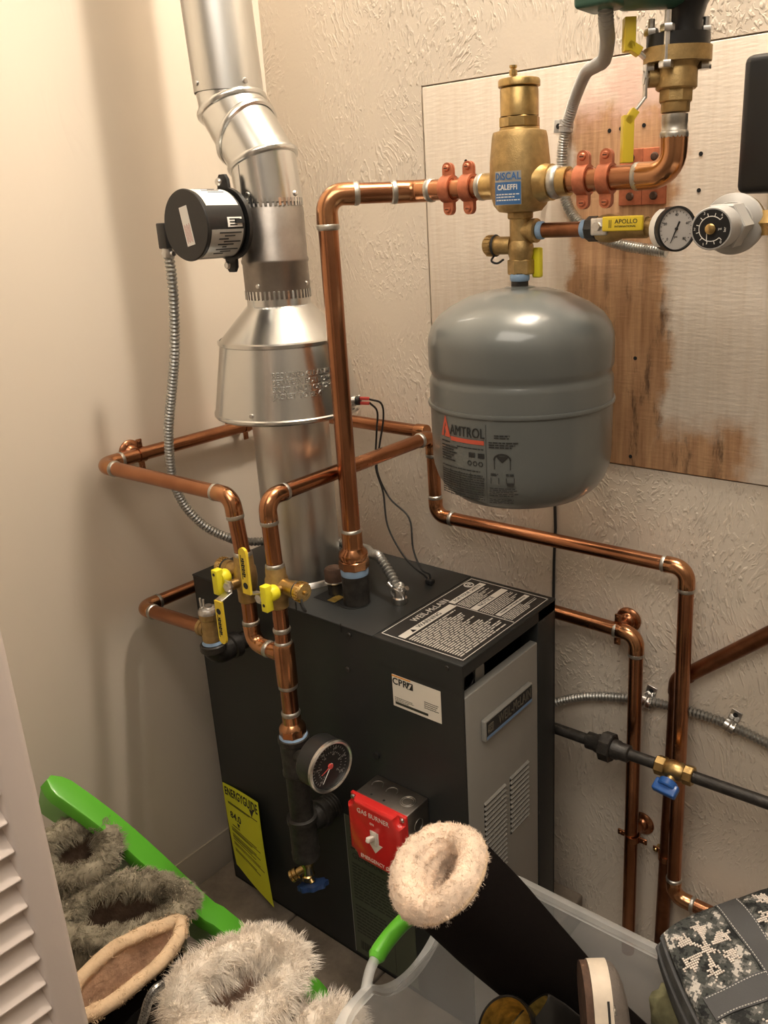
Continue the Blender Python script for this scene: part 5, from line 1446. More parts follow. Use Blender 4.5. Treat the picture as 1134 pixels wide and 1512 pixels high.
# conduit on the right wall with two straps
cn = thing('wall_conduit', 'armoured steel cable running along the textured wall right of the boiler', 'conduit', V((0.8274, -0.0140, 0.5277)))
armor([V((0.6061, -0.0300, 0.4348)), V((0.6488, -0.0180, 0.4636)), V((0.7026, -0.0130, 0.4916)), V((0.7663, -0.0130, 0.5134)), V((0.8270, -0.0130, 0.5270)), V((0.8913, -0.0130, 0.5339)), V((0.9527, -0.0130, 0.5352)), V((1.0060, -0.0130, 0.5290)), V((1.0507, -0.0130, 0.5206)), V((1.1232, -0.0130, 0.5072))], .0078, .0068).build('armour', 'cable_steel', cn)
strap_clip(V((0.8334, -0.0125, 0.5261)), math.radians(78), 'grey one-hole strap half hidden behind the vertical copper pipe')
strap_clip(V((0.9848, -0.0125, 0.5303)), math.radians(72), 'shiny one-hole strap on the conduit near the right edge')

# damper cable from the motor round behind the flue to the boiler lid
dc = thing('damper_cable', 'grey armoured cable hanging from the vent damper motor round behind the flue', 'cable', cb - Z * .03)
pth = [cb - Z * .030, cb - Z * .06, V((0.1552, -0.4300, 1.2657)), V((0.1393, -0.4300, 1.1860)), V((0.1121, -0.4300, 1.1074)), V((0.0883, -0.4300, 1.0375)), V((0.0660, -0.4200, 0.9553)), V((0.0579, -0.4000, 0.8924)), V((0.0697, -0.3700, 0.8399)), V((0.0851, -0.3300, 0.8045)), V((0.0933, -0.2800, 0.7793)), V((.215, -.200, .785)), V((.27, -.182, .775)), V((.34, -.205, .79)), V((.40, -.255, .810)), V((0.4449, -0.2850, 0.8251)), V((0.4795, -0.2950, 0.8008)), V((0.4988, -0.3000, 0.7793))]
end = V((0.4990, -0.2985, 0.7570))
pth += [V((end.x, end.y + .002, .786)), V((end.x, end.y, .775))]
armor(pth, .0078, .0066).build('armour', 'cable_steel', dc)
MB().lathe([(.012, 0), (.0125, .002), (.0125, .010), (.010, .012), (.0098, .030), (.0085, .032)], V((end.x, end.y, BZ1 + .0002)), Z, 24).build('connector', 'zinc', dc)
for s_ in (-1, 1): 
    MB().cyl(V((end.x + s_ * .011, end.y - .004, .783)), V((end.x + s_ * .021, end.y - .004, .790)), .0042, n=12).build('clamp_screw', 'zinc', dc)
MB().torus(V((end.x, end.y - .006, .774)), V((0, 1, .5)), .0135, .0022, 24, 6).build('clamp_saddle', 'zinc', dc)

# thin black wires from the spill switch to the lid
wl = V((0.4962, -0.2105, 0.7570))
wr = thing('spill_switch_wires', 'pair of thin black wires from the red terminals down to the boiler lid', 'wire', wl)
w0 = we + Z * .003
MB().tube(smooth_path([w0, V((0.3966, -0.2000, 1.0768)), V((0.3901, -0.1900, 1.0446)), V((0.3762, -0.1900, 0.9925)), V((0.3675, -0.1900, 0.9461)), V((0.3933, -0.1900, 0.8977)), V((0.4463, -0.2000, 0.8708)), V((0.4604, -0.2100, 0.8178)), V((0.4852, -0.2200, 0.7872)), V((wl.x, wl.y, .775)), wl], 6), .0018, 8).build('wire', 'rubber', wr)
MB().tube(smooth_path([we - Z * .003, V((0.3857, -0.2000, 1.0610)), V((0.3762, -0.1950, 1.0190)), V((0.3692, -0.1950, 0.9541)), V((0.3879, -0.2000, 0.9089)), V((0.4019, -0.2100, 0.8524)), V((0.4395, -0.2200, 0.8102)), V((0.4737, -0.2250, 0.7891)), V((wl.x - .006, wl.y - .003, .770)), wl - X * .004], 6), .0018, 8).build('wire', 'rubber', wr)
MB().box(V((wl.x, wl.y, BZ1 + .006)), .015, .013, .011, bev=.003).build('bushing', 'black_plastic', wr)
# thin cable on the wall
wc = thing('wall_wire', 'thin dark wire running straight down the textured wall under the grey tank', 'wire', V((0.6380, -0.0030, 0.6859)))
MB().tube([V((0.6350, -0.0040, 0.8912)), V((0.6364, -0.0035, 0.8245)), V((0.6336, -0.0035, 0.7554)), V((0.6311, -0.0035, 0.5374))], .0028, 8).build('wire', 'rubber', wc)

# ================================================================== EMERGENCY SWITCH
s0 = V((0.5287, -0.4150, 0.4900)); s1 = V((0.6365, -0.4150, 0.4894))
sx0, sx1 = .516, .636; szt = .489; szb = .374; syf = -.470
swb = thing('emergency_switch', 'red GAS BURNER emergency switch on a galvanized box on the boiler side', 'switch', V(((sx0 + sx1) / 2, BY0, szb)))
bx = MB().box2((sx0 + .010, syf, szb), (sx1, BY0 - .0005, szt), bev=.0015).build('junction_box', 'galv_dark', swb)
MATS_ = None
m = MB()
for x_ in (.545, .576): m.torus(V((x_, -.436, szt)), Z, .0098, .0006, 24, 5, X, 0, PI * 1.2)
m.torus(V((.614, -.441, szt)), Z, .0125, .0007, 28, 5); m.torus(V((.614, -.441, szt)), Z, .0095, .0006, 28, 5)
m.torus(V((sx1, -.443, .455)), X, .0105, .0006, 24, 5); m.torus(V((sx1, -.445, .426)), X, .0125, .0007, 28, 5)
m.build('knockout', 'zinc', bx)
for x_ in (.553, .580): MB().cyl(V((x_, -.461, szt - .001)), V((x_, -.461, szt + .0004)), .0022, n=12).build('screw_hole', 'black_matte', bx)
# raised cover
cx0, cx1, cz0, cz1 = sx0 + .003, sx1 + .001, szb - .004, szt + .001
cv = MB().box2((cx0, syf - .006, cz0), (cx1, syf + .001, cz1), bev=.002).build('cover_plate', 'switch_red', swb)
r_ = .019
def notch(ix): 
    x0, x1, z0, z1 = cx0 + ix, cx1 - ix, cz0 + ix, cz1 - ix
    P = []
    for (cx_, cz_, a0) in ((x1, z1, 270), (x0, z1, 0), (x0, z0, 90), (x1, z0, 180)):
        for k in range(7):
            a = math.radians(a0 - k * 15); P.append((cx_ + r_ * math.cos(a), cz_ + r_ * math.sin(a)))
    return P
rings = []
for ix, y_ in ((.0, syf - .005), (.0008, syf - .012), (.0028, syf - .0155), (.006, syf - .0172)):
    P = []
    x0, x1, z0, z1 = cx0 + ix, cx1 - ix, cz0 + ix, cz1 - ix; rr_ = r_ * .78
    for (cx_, cz_, a0, a1) in ((x1, z1, 270, 180), (x0, z1, 360, 270), (x0, z0, 90, 0), (x1, z0, 180, 90)):
        for k in range(9):
            a = math.radians(a0 + (a1 - a0) * k / 8); P.append(V((cx_ + rr_ * math.cos(a), y_, cz_ + rr_ * math.sin(a))))
    rings.append(P)
MB().loft(rings, False, True).build('raised_cover', 'switch_red', swb)
yf = syf - .0172
for (x_, z_) in ((cx0 + .0065, cz1 - .0065), (cx1 - .0065, cz1 - .0065), (cx0 + .0065, cz0 + .0065)): screw_head(cv, V((x_, syf - .006, z_)), -Y, .0042)
cxm = (cx0 + cx1) / 2; czm = (cz0 + cz1) / 2
m = MB(); m.text('GAS BURNER', V((cxm - .001, yf, cz1 - .018)), X, Z, .0125, .0004, 0, 'CENTER', None, .92)
m.text('EMERGENCY OFF', V((cxm + .001, yf, cz0 + .0125)), X, Z, .0098, .0004, 0, 'CENTER', None, .92)
m.text('ON', V((cxm - .004, yf, cz1 - .033)), X, Z, .006, .0004)
m.prism([(-.0165, 0), (-.009, 0), (-.009, .022), (.009, .022), (.009, 0), (.0165, 0), (0, -.020)], V((cxm, yf - .0, czm - .008)), X, Z, .0005)
m.build('cover_lettering', 'ivory', swb)
MB().box(V((cxm, yf - .001, czm + .002)), .0115, .003, .026, bev=.001).build('toggle_frame', 'ivory', swb)
MB().box(V((cxm - .001, yf - .0085, czm + .0055)), .0075, .018, .009, X, V((0, .93, -.36)), V((0, .36, .93)), bev=.002).build('toggle', 'ivory', swb)

# ================================================================== FOREGROUND
def rrect(x0, x1, y0, y1, r, z, n=8, ns=10):
    """rounded rectangle ring, evenly split sides"""
    P = []
    cs_ = ((x1 - r, y1 - r, 0), (x0 + r, y1 - r, 90), (x0 + r, y0 + r, 180), (x1 - r, y0 + r, 270))
    for i, (cx, cy, a0) in enumerate(cs_):
        for k in range(n + 1):
            a = math.radians(a0 + 90 * k / n); P.append(V((cx + r * math.cos(a), cy + r * math.sin(a), z)))
        nx, ny, na = cs_[(i + 1) % 4]; a = math.radians(na); q = V((nx + r * math.cos(a), ny + r * math.sin(a), z)); p = P[-1]
        for k in range(1, ns): P.append(p.lerp(q, k / ns))
    return P
KX0, KX1, KY0, KY1, KZ = .727, 1.27, -.790, -.393, .400
bin_ = thing('storage_bin', 'clear plastic storage bin with green handle grip, full of boots, beside the boiler', 'storage bin', ((KX0 + KX1) / 2, (KY0 + KY1) / 2, FZ))
hy0, hy1 = -.672, -.505
def dip(p):
    if p.x < KX0 + .03 and hy0 < p.y < hy1:
        t = (p.y - hy0) / (hy1 - hy0); return .052 * math.sin(PI * t) ** .6
    return 0.
def binring(ins, z, k=0.):
    out = []
    for p in rrect(KX0 + ins, KX1 - ins, KY0 + ins, KY1 - ins, .075, z, 8, 26): out.append(p - Z * dip(p) * k)
    return out
t_ = .0022
prof_o = [(.055, FZ + .004, 0), (.045, FZ + .012, 0), (.030, .12, 0), (.018, .30, 0), (.012, KZ - .045, 0), (.010, KZ - .014, 1)]
prof_i = [(.0125, KZ - .014, 1), (.0145, KZ - .045, 0), (.0205, .30, 0), (.0325, .12, 0), (.0475, FZ + .014, 0), (.057, FZ + .007, 0)]
MB().loft([binring(*a) for a in prof_o + prof_i], True, True).build('tub', 'bin_clear', bin_)
MB().loft([binring(*a) for a in [(.0128, KZ - .014, 1), (.001, KZ - .013, 1), (-.002, KZ - .008, 1), (.001, KZ, 1), (.011, KZ, 1), (.0128, KZ - .008, 1)]]).build('rim', 'bin_rim', bin_)
m = MB()
for y_ in (-.44, -.745): m.box(V((KX0 + .018, y_, KZ - .06)), .004, .006, .075, bev=.001)
m.build('rib', 'bin_clear', bin_)
hp = [V((KX0 + .004, hy0 - .012, KZ - .006)), V((KX0 - .006, hy0 + .012, KZ + .006)), V((KX0 - .012, hy0 + .045, KZ + .012)), V((KX0 - .014, (hy0 + hy1) / 2, KZ + .014)), V((KX0 - .012, hy1 - .045, KZ + .012)), V((KX0 - .006, hy1 - .012, KZ + .006)), V((KX0 + .004, hy1 + .012, KZ - .006))]
hs = smooth_path(hp, 6)
MB().tube(hs, .0075, 12).build('handle', 'bin_rim', bin_)
MB().tube(hs[8:-8], .0135, 16, rads=[.0085] + [.0125] * (len(hs) - 18) + [.0085]).build('handle_grip', 'lid_green', bin_)

# leaning green lid
TL = V((0.0850, -0.7566, 0.5087)); BR = V((0.4882, -0.5394, 0.0750))
e_ = (BR - TL).normalized(); nb = (Z - e_ * e_.z).normalized(); tt = e_.cross(nb).normalized()
if tt.y > 0: tt = -tt
Ll = (BR - TL).length
def lidring(s, off=0.):
    c = TL + e_ * s
    f = s / Ll
    w = .010 * math.sin(f * 2.2 * PI + .2) * (1 if f < .6 else .4)
    c = c + nb * w
    k_ = min(1, (s / .03 + .12) ** .5, ((Ll - s) / .03 + .12) ** .5); hw = .022 * k_; dd = .105 * (.5 + .5 * k_)
    q = [(-hw, -.022), (-hw, -.004), (-hw + .003, 0), (hw - .005, 0), (hw - .0015, -.0015), (hw, -.005), (hw, -.022), (hw - .004, -.024), (hw - .042, -dd), (hw - .045, -dd), (hw - .008, -.006), (-hw + .004, -.005), (-hw + .003, -.022)]
    return [c + tt * a + nb * b for a, b in q]
N_ = 40
MB().loft([lidring(Ll * i / N_) for i in range(N_ + 1)], True, True).build('x', 'lid_green') if False else None
lid = MB().loft([lidring(Ll * i / N_) for i in range(N_ + 1)], True, True).build('bin_lid', 'lid_green')
tag(lid, 'bright green plastic bin lid leaning diagonally behind the furry boots', 'lid')

def ell(c, d, s, a, b, n=40, z=None, tilt=0., side=0.):
    out = []
    for k in range(n):
        t = 2 * PI * k / n; ca, sa = math.cos(t), math.sin(t)
        p = c + d * (a * ca) + s * (b * sa); p = p + Z * (tilt * ca + side * sa); out.append(p)
    return out
def cuff_mesh(c, d, s, a, b, r, rnd, n=56, m=12, tilt=0., jit=.12, zs=1., side=0.):
    vs, fs, smp = [], [], []
    for i in range(n):
        t = 2 * PI * i / n; ca, sa = math.cos(t), math.sin(t)
        wb = 1 + .05 * math.sin(3 * t + a * 90) + .035 * math.sin(5 * t + b * 200) + .02 * math.sin(9 * t); q = c + d * (a * ca * wb) + s * (b * sa * wb) + Z * (tilt * ca + side * sa); o_ = (d * (ca * b) + s * (sa * a)).normalized()
        for k in range(m):
            u = 2 * PI * k / m; nn = o_ * math.cos(u) + Z * math.sin(u)
            rr = r * (1 + rnd.uniform(-jit, jit)); p = q + o_ * (rr * math.cos(u)) + Z * (rr * zs * math.sin(u))
            vs.append(p); smp.append((p - nn * r * .15, nn))
    for i in range(n):
        j = (i + 1) % n
        for k in range(m):
            k2 = (k + 1) % m; fs.append((i * m + k, j * m + k, j * m + k2, i * m + k2))
    return vs, fs, smp
def short_boot(label, c, yaw, a, b, ext, cuff, inner, r=.02, fur=0., furw=.0012, nfur=0, foot=.10, tilt=0., seed=1, cat='boot', group=None, jit=.12, hair_dir=.5, side=0.):
    rnd = random.Random(seed)
    d = V((math.cos(yaw), math.sin(yaw), 0)); s = V((-d.y, d.x, 0)); base = V((c.x, c.y, FZ))
    t = thing('furry_boot' if fur > .012 else 'lined_boot', label, cat, base, group)
    h = c.z - FZ; rings = []
    for f, ka, kb, sh in ((.0, .92, 1.0, .0), (.03, 1.0, 1.1, 0), (.15, 1.02, 1.15, 0), (.35, .95, 1.1, 0), (.7, .97, 1.05, 0), (1., 1., 1., 0)):
        fx = foot * max(0, 1 - f / .30) if f < .3 else 0
        cc = base + Z * (h * f) + d * (fx * .5); rings.append(ell(cc, d, s, a * ka + fx * .5, b * kb, tilt=tilt * f, side=side * f))
    MB().loft(rings, True, False).build('upper', ext, t)
    vs, fs, smp = cuff_mesh(c, d, s, a, b, r, rnd, tilt=tilt, jit=jit, side=side)
    cf = MB().add(vs, fs).build('cuff', cuff, t, smooth=80)
    if nfur:
        m = MB(); strand_fur(m, [smp[rnd.randrange(len(smp))] for _ in range(nfur)], fur, furw, rnd, .35, hair_dir, 3, 12, .0055); m.build('cuff_fur', cuff, cf)
    ir = [ell(c - Z * .002, d, s, a - r * .5, b - r * .5, tilt=tilt, side=side), ell(c - Z * .03, d, s, (a - r * .6) * .92, (b - r * .6) * .85, tilt=tilt, side=side), ell(c - Z * .09, d, s, a * .6, max(.008, b * .45))]
    MB().loft(ir, False, True).build('lining', inner, t, smooth=80)
    MB().loft([ell(base + Z * .0005 + d * foot * .5, d, s, a * .95 + foot * .5, b * 1.02), ell(base + Z * .014 + d * foot * .5, d, s, a * 1.03 + foot * .5, b * 1.13)], True, True).build('sole', 'rubber', t)
    return t
short_boot('black suede boot with a wide tan shearling-lined opening beside the door', V((0.3894, -0.8371, 0.3564)), PI / 2 - .02, .092, .034, 'suede_black', 'fleece_trim', 'fleece_tan', .0105, .004, .0005, 2700, .05, 0., 2, jit=.06, hair_dir=1., side=.008)
short_boot('white long-haired furry boot in front of the green lid, its opening facing up', V((0.5465, -0.7591, 0.3451)), PI / 2 - .30, .082, .047, 'fur_white', 'fur_white', 'fur_inner', .023, .021, .0004, 21000, .04, 0., 3, group='white long-haired boots', jit=.15, hair_dir=.7, side=.018)
short_boot('white furry boot next to the clear bin, only its fluffy top showing', V((0.6584, -0.7307, 0.2827)), PI / 2 - .5, .058, .040, 'fur_white', 'fur_white', 'fur_inner', .024, .022, .0004, 13000, .03, 0., 4, group='white long-haired boots', jit=.2)
short_boot('grey fluffy boot furthest back, beside the upper end of the green lid', V((0.1684, -0.7747, 0.4086)), PI / 2 - .3, .056, .046, 'fur_grey', 'fur_grey', 'fur_grey_inner', .018, .012, .0005, 9000, .03, 0., 5, group='grey fluffy boots', jit=.2, side=.014)
short_boot('long grey fluffy boot between the tan-lined boot and the green lid', V((0.2906, -0.7750, 0.3545)), PI / 2 - .75, .090, .042, 'fur_grey', 'fur_grey', 'fur_grey_inner', .018, .012, .0005, 14000, .03, 0., 6, group='grey fluffy boots', jit=.2, side=.016)
# glossy black boot with a glitter zip
c = V((0.4969, -0.8592, 0.3421))
bb_ = thing('ankle_boot', 'glossy black ankle boot with silver glitter zip edge beside the white furry boot', 'boot', V((c.x, c.y, FZ)))
d, s = V((.1, 1, 0)).normalized(), V((-1, .1, 0)).normalized()
rings = [ell(V((c.x, c.y, FZ + h_)), d, s, a_, b_) for h_, a_, b_ in ((0, .09, .04), (.06, .095, .043), (.12, .06, .04), (.26, .055, .040), (c.z - FZ, .056, .041), (c.z - FZ + .004, .052, .037), (c.z - FZ - .05, .048, .034))]
MB().loft(rings, True, True).build('upper', 'shoe_black', bb_)
MB().tube(smooth_path([V((0.5055, -0.8904, 0.3632)), V((0.5115, -0.8818, 0.3889)), V((0.5127, -0.8731, 0.4076)), V((0.5131, -0.8624, 0.4167)), V((0.5130, -0.8496, 0.4155))], 6), .0062, 10).build('zip_edge', 'glitter', bb_)

# tall black sheepskin boot tipped into the bin
T0 = V((0.8065, -0.5946, 0.5586)); A0 = V((0.9237, -0.4713, 0.3120))
tb_ = thing('tall_boot', 'tall black suede boot with cream sheepskin lining tipped over the clear bin', 'boot', A0 - Z * .09)
ax_ = (T0 - A0).normalized()
F0 = V((1, .02, -.12)).normalized()
pa_ = smooth_path([T0, T0 - ax_ * .10, T0 - ax_ * .19, A0 + ax_ * .02, A0 + F0 * .035 - Z * .022, A0 + F0 * .09 - Z * .035, A0 + F0 * .16 - Z * .045, A0 + F0 * .205 - Z * .05], 6)
rd = []
for i in range(len(pa_)):
    f = i / (len(pa_) - 1)
    rd.append(.0665 if f < .15 else .0665 - .010 * min(1, (f - .15) / .35) if f < .5 else .0565 - .016 * (f - .5) / .42 if f < .92 else .0405 - .022 * (f - .92) / .08)
MB().tube(pa_ + [pa_[-1] + F0 * .004], .06, 36, rads=rd + [.0005], caps=False).build('shaft', 'suede_black', tb_, smooth=60)
u0, w0 = perp(ax_); rnd = random.Random(21); vs, fs, smp = [], [], []
n, mm_ = 60, 14
for i in range(n):
    a = 2 * PI * i / n; o_ = u0 * math.cos(a) + w0 * math.sin(a)
    big = 1 + 1.0 * max(0, o_.dot(V((-.9, -.25, .2)).normalized()))
    for k in range(mm_):
        b = 2 * PI * k / mm_; nn = o_ * math.cos(b) + ax_ * math.sin(b); r = .019 * big * (1 + rnd.uniform(-.04, .04))
        p = T0 + ax_ * .004 + o_ * .049 + o_ * (r * math.cos(b)) + ax_ * (r * 1.15 * math.sin(b)); vs.append(p); smp.append((p - nn * .004, nn))
for i in range(n):
    j = (i + 1) % n
    for k in range(mm_):
        k2 = (k + 1) % mm_; fs.append((i * mm_ + k, j * mm_ + k, j * mm_ + k2, i * mm_ + k2))
cf = MB().add(vs, fs).build('sheepskin_cuff', 'fleece_cream', tb_, smooth=80)
m = MB(); strand_fur(m, [smp[rnd.randrange(len(smp))] for _ in range(24000)], .0060, .0004, rnd, .05, .45, 2, 5, .003); m.build('sheepskin_pile', 'fleece_cream', cf)
MB().loft([[T0 + (u0 * math.cos(a) + w0 * math.sin(a)) * r + ax_ * h_ for a in [2 * PI * k / 40 for k in range(40)]] for r, h_ in ((.047, .012), (.038, -.002), (.028, -.026), (.014, -.05))], False, True).build('lining', 'fleece_shaded', tb_, smooth=80)
sm2 = []
for _ in range(9000):
    a = rnd.uniform(0, 2 * PI); r = .044 * math.sqrt(rnd.random()); o_ = u0 * math.cos(a) + w0 * math.sin(a)
    if r < .030 and rnd.random() < .5: continue
    sm2.append((T0 + o_ * r + ax_ * (-.046 + .056 * (r / .044) ** .8), (ax_ - o_ * .6).normalized()))
m = MB(); strand_fur(m, sm2, .0075, .0004, rnd, .0, .5, 2, 5, .003); m.build('lining_pile', 'fleece_cream', tb_)
m = MB(); m.lathe([(.0668, -.004), (.0682, -.001), (.0672, .003), (.055, .003)], T0, ax_, 60, False); m.build('edge_binding', 'fleece_trim', tb_)
q0 = A0 + F0 * .05 - Z * .083; dd_ = F0; ss_ = Z.cross(F0).normalized(); nn_ = F0.cross(ss_)
MB().prism([(-.085, -.03), (-.06, -.042), (.05, -.036), (.12, -.042), (.16, -.03), (.17, 0), (.16, .03), (.12, .042), (.05, .036), (-.06, .042), (-.085, .03)], q0, dd_, ss_, .012).build('sole', 'rubber', tb_)
MB().tube(smooth_path([V((0.9463, -0.5079, 0.3974)), V((0.9477, -0.5141, 0.3861)), V((0.9452, -0.5226, 0.3767)), V((0.9414, -0.5269, 0.3735))], 4), .0016, 6).build('scuff', 'canvas', tb_)

# canvas shoe standing on its heel
sc = V((1.0140, -0.5522, 0.4140))
sh = thing('canvas_shoe', 'brown canvas shoe with cream striped rubber sole standing toe up in the bin', 'shoe', sc - Z * .16)
rt = V((.795, .605, 0)); vw = V((-.5, .66, -.56)); vw = (vw - rt * vw.dot(rt)).normalized(); upv = rt.cross(vw).normalized()
if upv.z < 0: upv = -upv
top = V((1.0074, -0.5422, 0.4830))
def sole_out(k=1.):
    P = []
    for i in range(24):
        a = PI * i / 23; P.append((.040 * k * math.cos(a), -.045 + .045 * k * math.sin(a)))
    return P + [(-.036 * k, -.12), (-.034 * k, -.21), (-.02, -.235), (.02, -.235), (.034 * k, -.21), (.036 * k, -.12)]
dpt = -vw
top = top + vw * .035
m = MB().prism(sole_out(), top - rt * .012, dpt, upv, .024 * (1 if dpt.cross(upv).dot(rt) > 0 else -1)); m.build('foxing', 'sole_white', sh)
MB().prism(sole_out(.97), top - rt * .0125, dpt, upv, -.009 * (1 if dpt.cross(upv).dot(rt) > 0 else -1)).build('outsole', 'rust', sh)
MB().prism([(a * 1.012, b * 1.0) for a, b in sole_out()[0:0] + [(x_, y_) for x_, y_ in sole_out(1.012) if y_ < -.036]], top + rt * .0045, dpt, upv, .003 * (1 if dpt.cross(upv).dot(rt) > 0 else -1)).build('stripe', 'ink', sh)
rings = []
for f in range(8):
    t = f / 7; k = math.cos(t * PI / 2) ** .6
    rings.append([top + rt * (.012 + .024 * math.sin(t * PI / 2)) + dpt * (a * max(k, .05)) + upv * (-.10 + (b + .10) * max(k, .05)) for a, b in sole_out(.96)])
MB().loft(rings, True, True).build('upper', 'canvas', sh, smooth=60)
for i in range(2): MB().torus(V((1.0441, -0.5747, 0.4641)) - upv * .03 * i, rt, .0035, .0014, 14, 6).build('eyelet', 'zinc', sh)

# pair of black shoes with golden lining
def gold_shoe(label, c, ax, a, b, L):
    t = thing('black_slipper', label, 'shoe', c - Z * .1, 'black slippers with golden lining')
    u, w = perp(ax); n = 36
    def rg(k, h): return [c + ax * h + u * (a * k * math.cos(x)) + w * (b * k * math.sin(x)) for x in [2 * PI * i / n for i in range(n)]]
    MB().loft([rg(.5, -L), rg(.85, -L * .8), rg(1.02, -L * .3), rg(1.04, -.004), rg(1.0, 0), rg(.93, -.003)], True, False).build('upper', 'shoe_black', t)
    MB().loft([rg(.935, -.002), rg(.86, -.02), rg(.7, -L * .6), rg(.4, -L * .8)], False, True).build('lining', 'gold', t)
gold_shoe('black slipper with golden lining facing up at the bottom edge of the bin', V((0.9118, -0.6177, 0.3842)), V((.05, -.55, .83)).normalized(), .036, .040, .12)
gold_shoe('black slipper with golden lining tucked on edge beside the tall boot', V((0.9208, -0.5809, 0.3754)), V((-.62, -.45, .6)).normalized(), .014, .048, .10)
# olive scrap
oc = V((1.0784, -0.4543, 0.3678)); rnd = random.Random(9)
m = MB(); rings = []
for i in range(9):
    t = PI * i / 8; rr_ = .030 * math.sin(t) + .001
    rings.append([oc + V((math.cos(a) * rr_ * 1.2, math.sin(a) * rr_, -math.cos(t) * .034)) * (1 + rnd.uniform(-.12, .12)) for a in [2 * PI * k / 16 for k in range(16)]] if 0 < i < 8 else [oc + V((math.cos(a) * .001, math.sin(a) * .001, -math.cos(t) * .034)) for a in [2 * PI * k / 16 for k in range(16)]])
tag(m.loft(rings, True, True).build('glove', 'olive', smooth=80), 'crumpled olive green glove in the bin beside the patterned bootie', 'glove')

# quilted knit bootie
A_ = V((1.0417, -0.4741, 0.5022)); C_ = V((1.1590, -0.3264, 0.5248)); E_ = V((1.1732, -0.5497, 0.4905))
U_ = (C_ - A_).normalized(); N_ = U_.cross(E_ - A_).normalized()
if N_.z < 0: N_ = -N_
W_ = -(N_.cross(U_)) if (N_.cross(U_)).dot(E_ - A_) < 0 else N_.cross(U_)
kb_ = thing('knit_bootie', 'grey camouflage knit bootie with snowflakes and dark webbing straps on the bin', 'bootie', A_ + U_ * .1 + W_ * .12 - N_ * .09)
LU_, LW_ = .235, .275
def pill(u, w): 
    fu = max(0, 1 - abs(2 * u / LU_ - 1) ** 5); fw = max(0, 1 - abs(2 * w / LW_ - 1) ** 6)
    return .016 * (fu * fw) ** .5 + .004 * math.sin(u * 60) * math.sin(w * 50) * fu * fw
def P_(u, w, h=0.): return A_ + U_ * u + W_ * w + N_ * (pill(u, w) + h)
n = 40; m = MB(); vs = []
def corner(i, j):
    u, w = i / n, j / n
    # round the plan corners
    U2, W2 = 2 * u - 1, 2 * w - 1
    sq = 1 - .055 * (U2 * U2 * W2 * W2) * 2
    return (LU_ * (.5 + .5 * U2 * sq), LW_ * (.5 + .5 * W2 * sq))
vs = [P_(*corner(i, j)) for j in range(n + 1) for i in range(n + 1)]
K = len(vs); vs += [p - N_ * .012 for p in vs]
fs = [(j * (n + 1) + i, j * (n + 1) + i + 1, (j + 1) * (n + 1) + i + 1, (j + 1) * (n + 1) + i) for j in range(n) for i in range(n)]
fs += [tuple(K + k for k in f[::-1]) for f in fs]
edg = [i for i in range(n + 1)] + [(j + 1) * (n + 1) + n for j in range(n)] + [n * (n + 1) + i for i in range(n - 1, -1, -1)] + [j * (n + 1) for j in range(n - 1, 0, -1)]
fs += [(edg[i], edg[(i + 1) % len(edg)], K + edg[(i + 1) % len(edg)], K + edg[i]) for i in range(len(edg))]
m.add(vs, fs).build('knit_panel', 'knit_camo', kb_, smooth=60)
out_ = [vs[i] for i in edg]; cen = A_ + U_ * LU_ / 2 + W_ * LW_ / 2
def off(k, h): return [cen + (p - cen) * k - N_ * h for p in out_]
MB().loft([off(.985, .009), off(1.02, .016), off(1.05, .034), off(1.06, .060), off(1.02, .088), off(.85, .102)], True, True).build('side_wall', 'fabric_grey', kb_, smooth=60)
def loop(k, h, r, nm, mt, mm=8):
    q = off(k, h); q.append(q[0]); MB().tube(q, r, mm).build(nm, mt, kb_)
loop(1.012, .011, .0034, 'piping', 'strap_grey'); loop(1.052, .034, .0030, 'piping', 'strap_grey')
q = off(1.016, .0165); m = MB()
qq = resample(q + [q[0]], .0042)
for i in range(0, len(qq) - 1):
    d = qq[i + 1] - qq[i]
    if d.length > 1e-5: m.box(qq[i], .0026, .0012, .0012, d.normalized(), N_.cross(d.normalized()), N_)
m.build('stitching', 'stitch', kb_)
def band(u0, u1, w0, w1, mt, nm, h=.0022, par=None):
    m = MB(); n1 = max(2, int((u1 - u0) / .006)); n2 = max(2, int((w1 - w0) / .006)); vs = []
    for hh in (h, -.002):
        for j in range(n2 + 1):
            for i in range(n1 + 1): vs.append(P_(u0 + (u1 - u0) * i / n1, w0 + (w1 - w0) * j / n2, hh))
    k = (n1 + 1) * (n2 + 1); fs = [(j * (n1 + 1) + i, j * (n1 + 1) + i + 1, (j + 1) * (n1 + 1) + i + 1, (j + 1) * (n1 + 1) + i) for j in range(n2) for i in range(n1)]
    fs += [tuple(k + q for q in f[::-1]) for f in fs]
    ed = [i for i in range(n1 + 1)] + [(j + 1) * (n1 + 1) + n1 for j in range(n2)] + [n2 * (n1 + 1) + i for i in range(n1 - 1, -1, -1)] + [j * (n1 + 1) for j in range(n2 - 1, 0, -1)]
    fs += [(ed[i], ed[(i + 1) % len(ed)], k + ed[(i + 1) % len(ed)], k + ed[i]) for i in range(len(ed))]
    o = m.add(vs, fs).build(nm, mt, kb_)
    m = MB()
    def dash(a, b, horiz):
        m.box(P_(a, b, h + .0003), .0022 if horiz else .0009, .0009 if horiz else .0022, .0008, U_, W_, N_)
    if u1 - u0 < w1 - w0:
        x = w0 + .004
        while x < w1: dash(u0 + .0022, x, False); dash(u1 - .0022, x, False); x += .0038
    else:
        x = u0 + .004
        while x < u1: dash(x, w0 + .0022, True); dash(x, w1 - .0022, True); x += .0038
    m.build('strap_stitching', 'stitch', o)
band(.092, .124, .004, LW_ - .01, 'strap_grey', 'strap'); band(.012, .092, .108, .138, 'strap_grey', 'strap'); band(.124, LU_ - .01, .096, .126, 'strap_grey', 'strap')
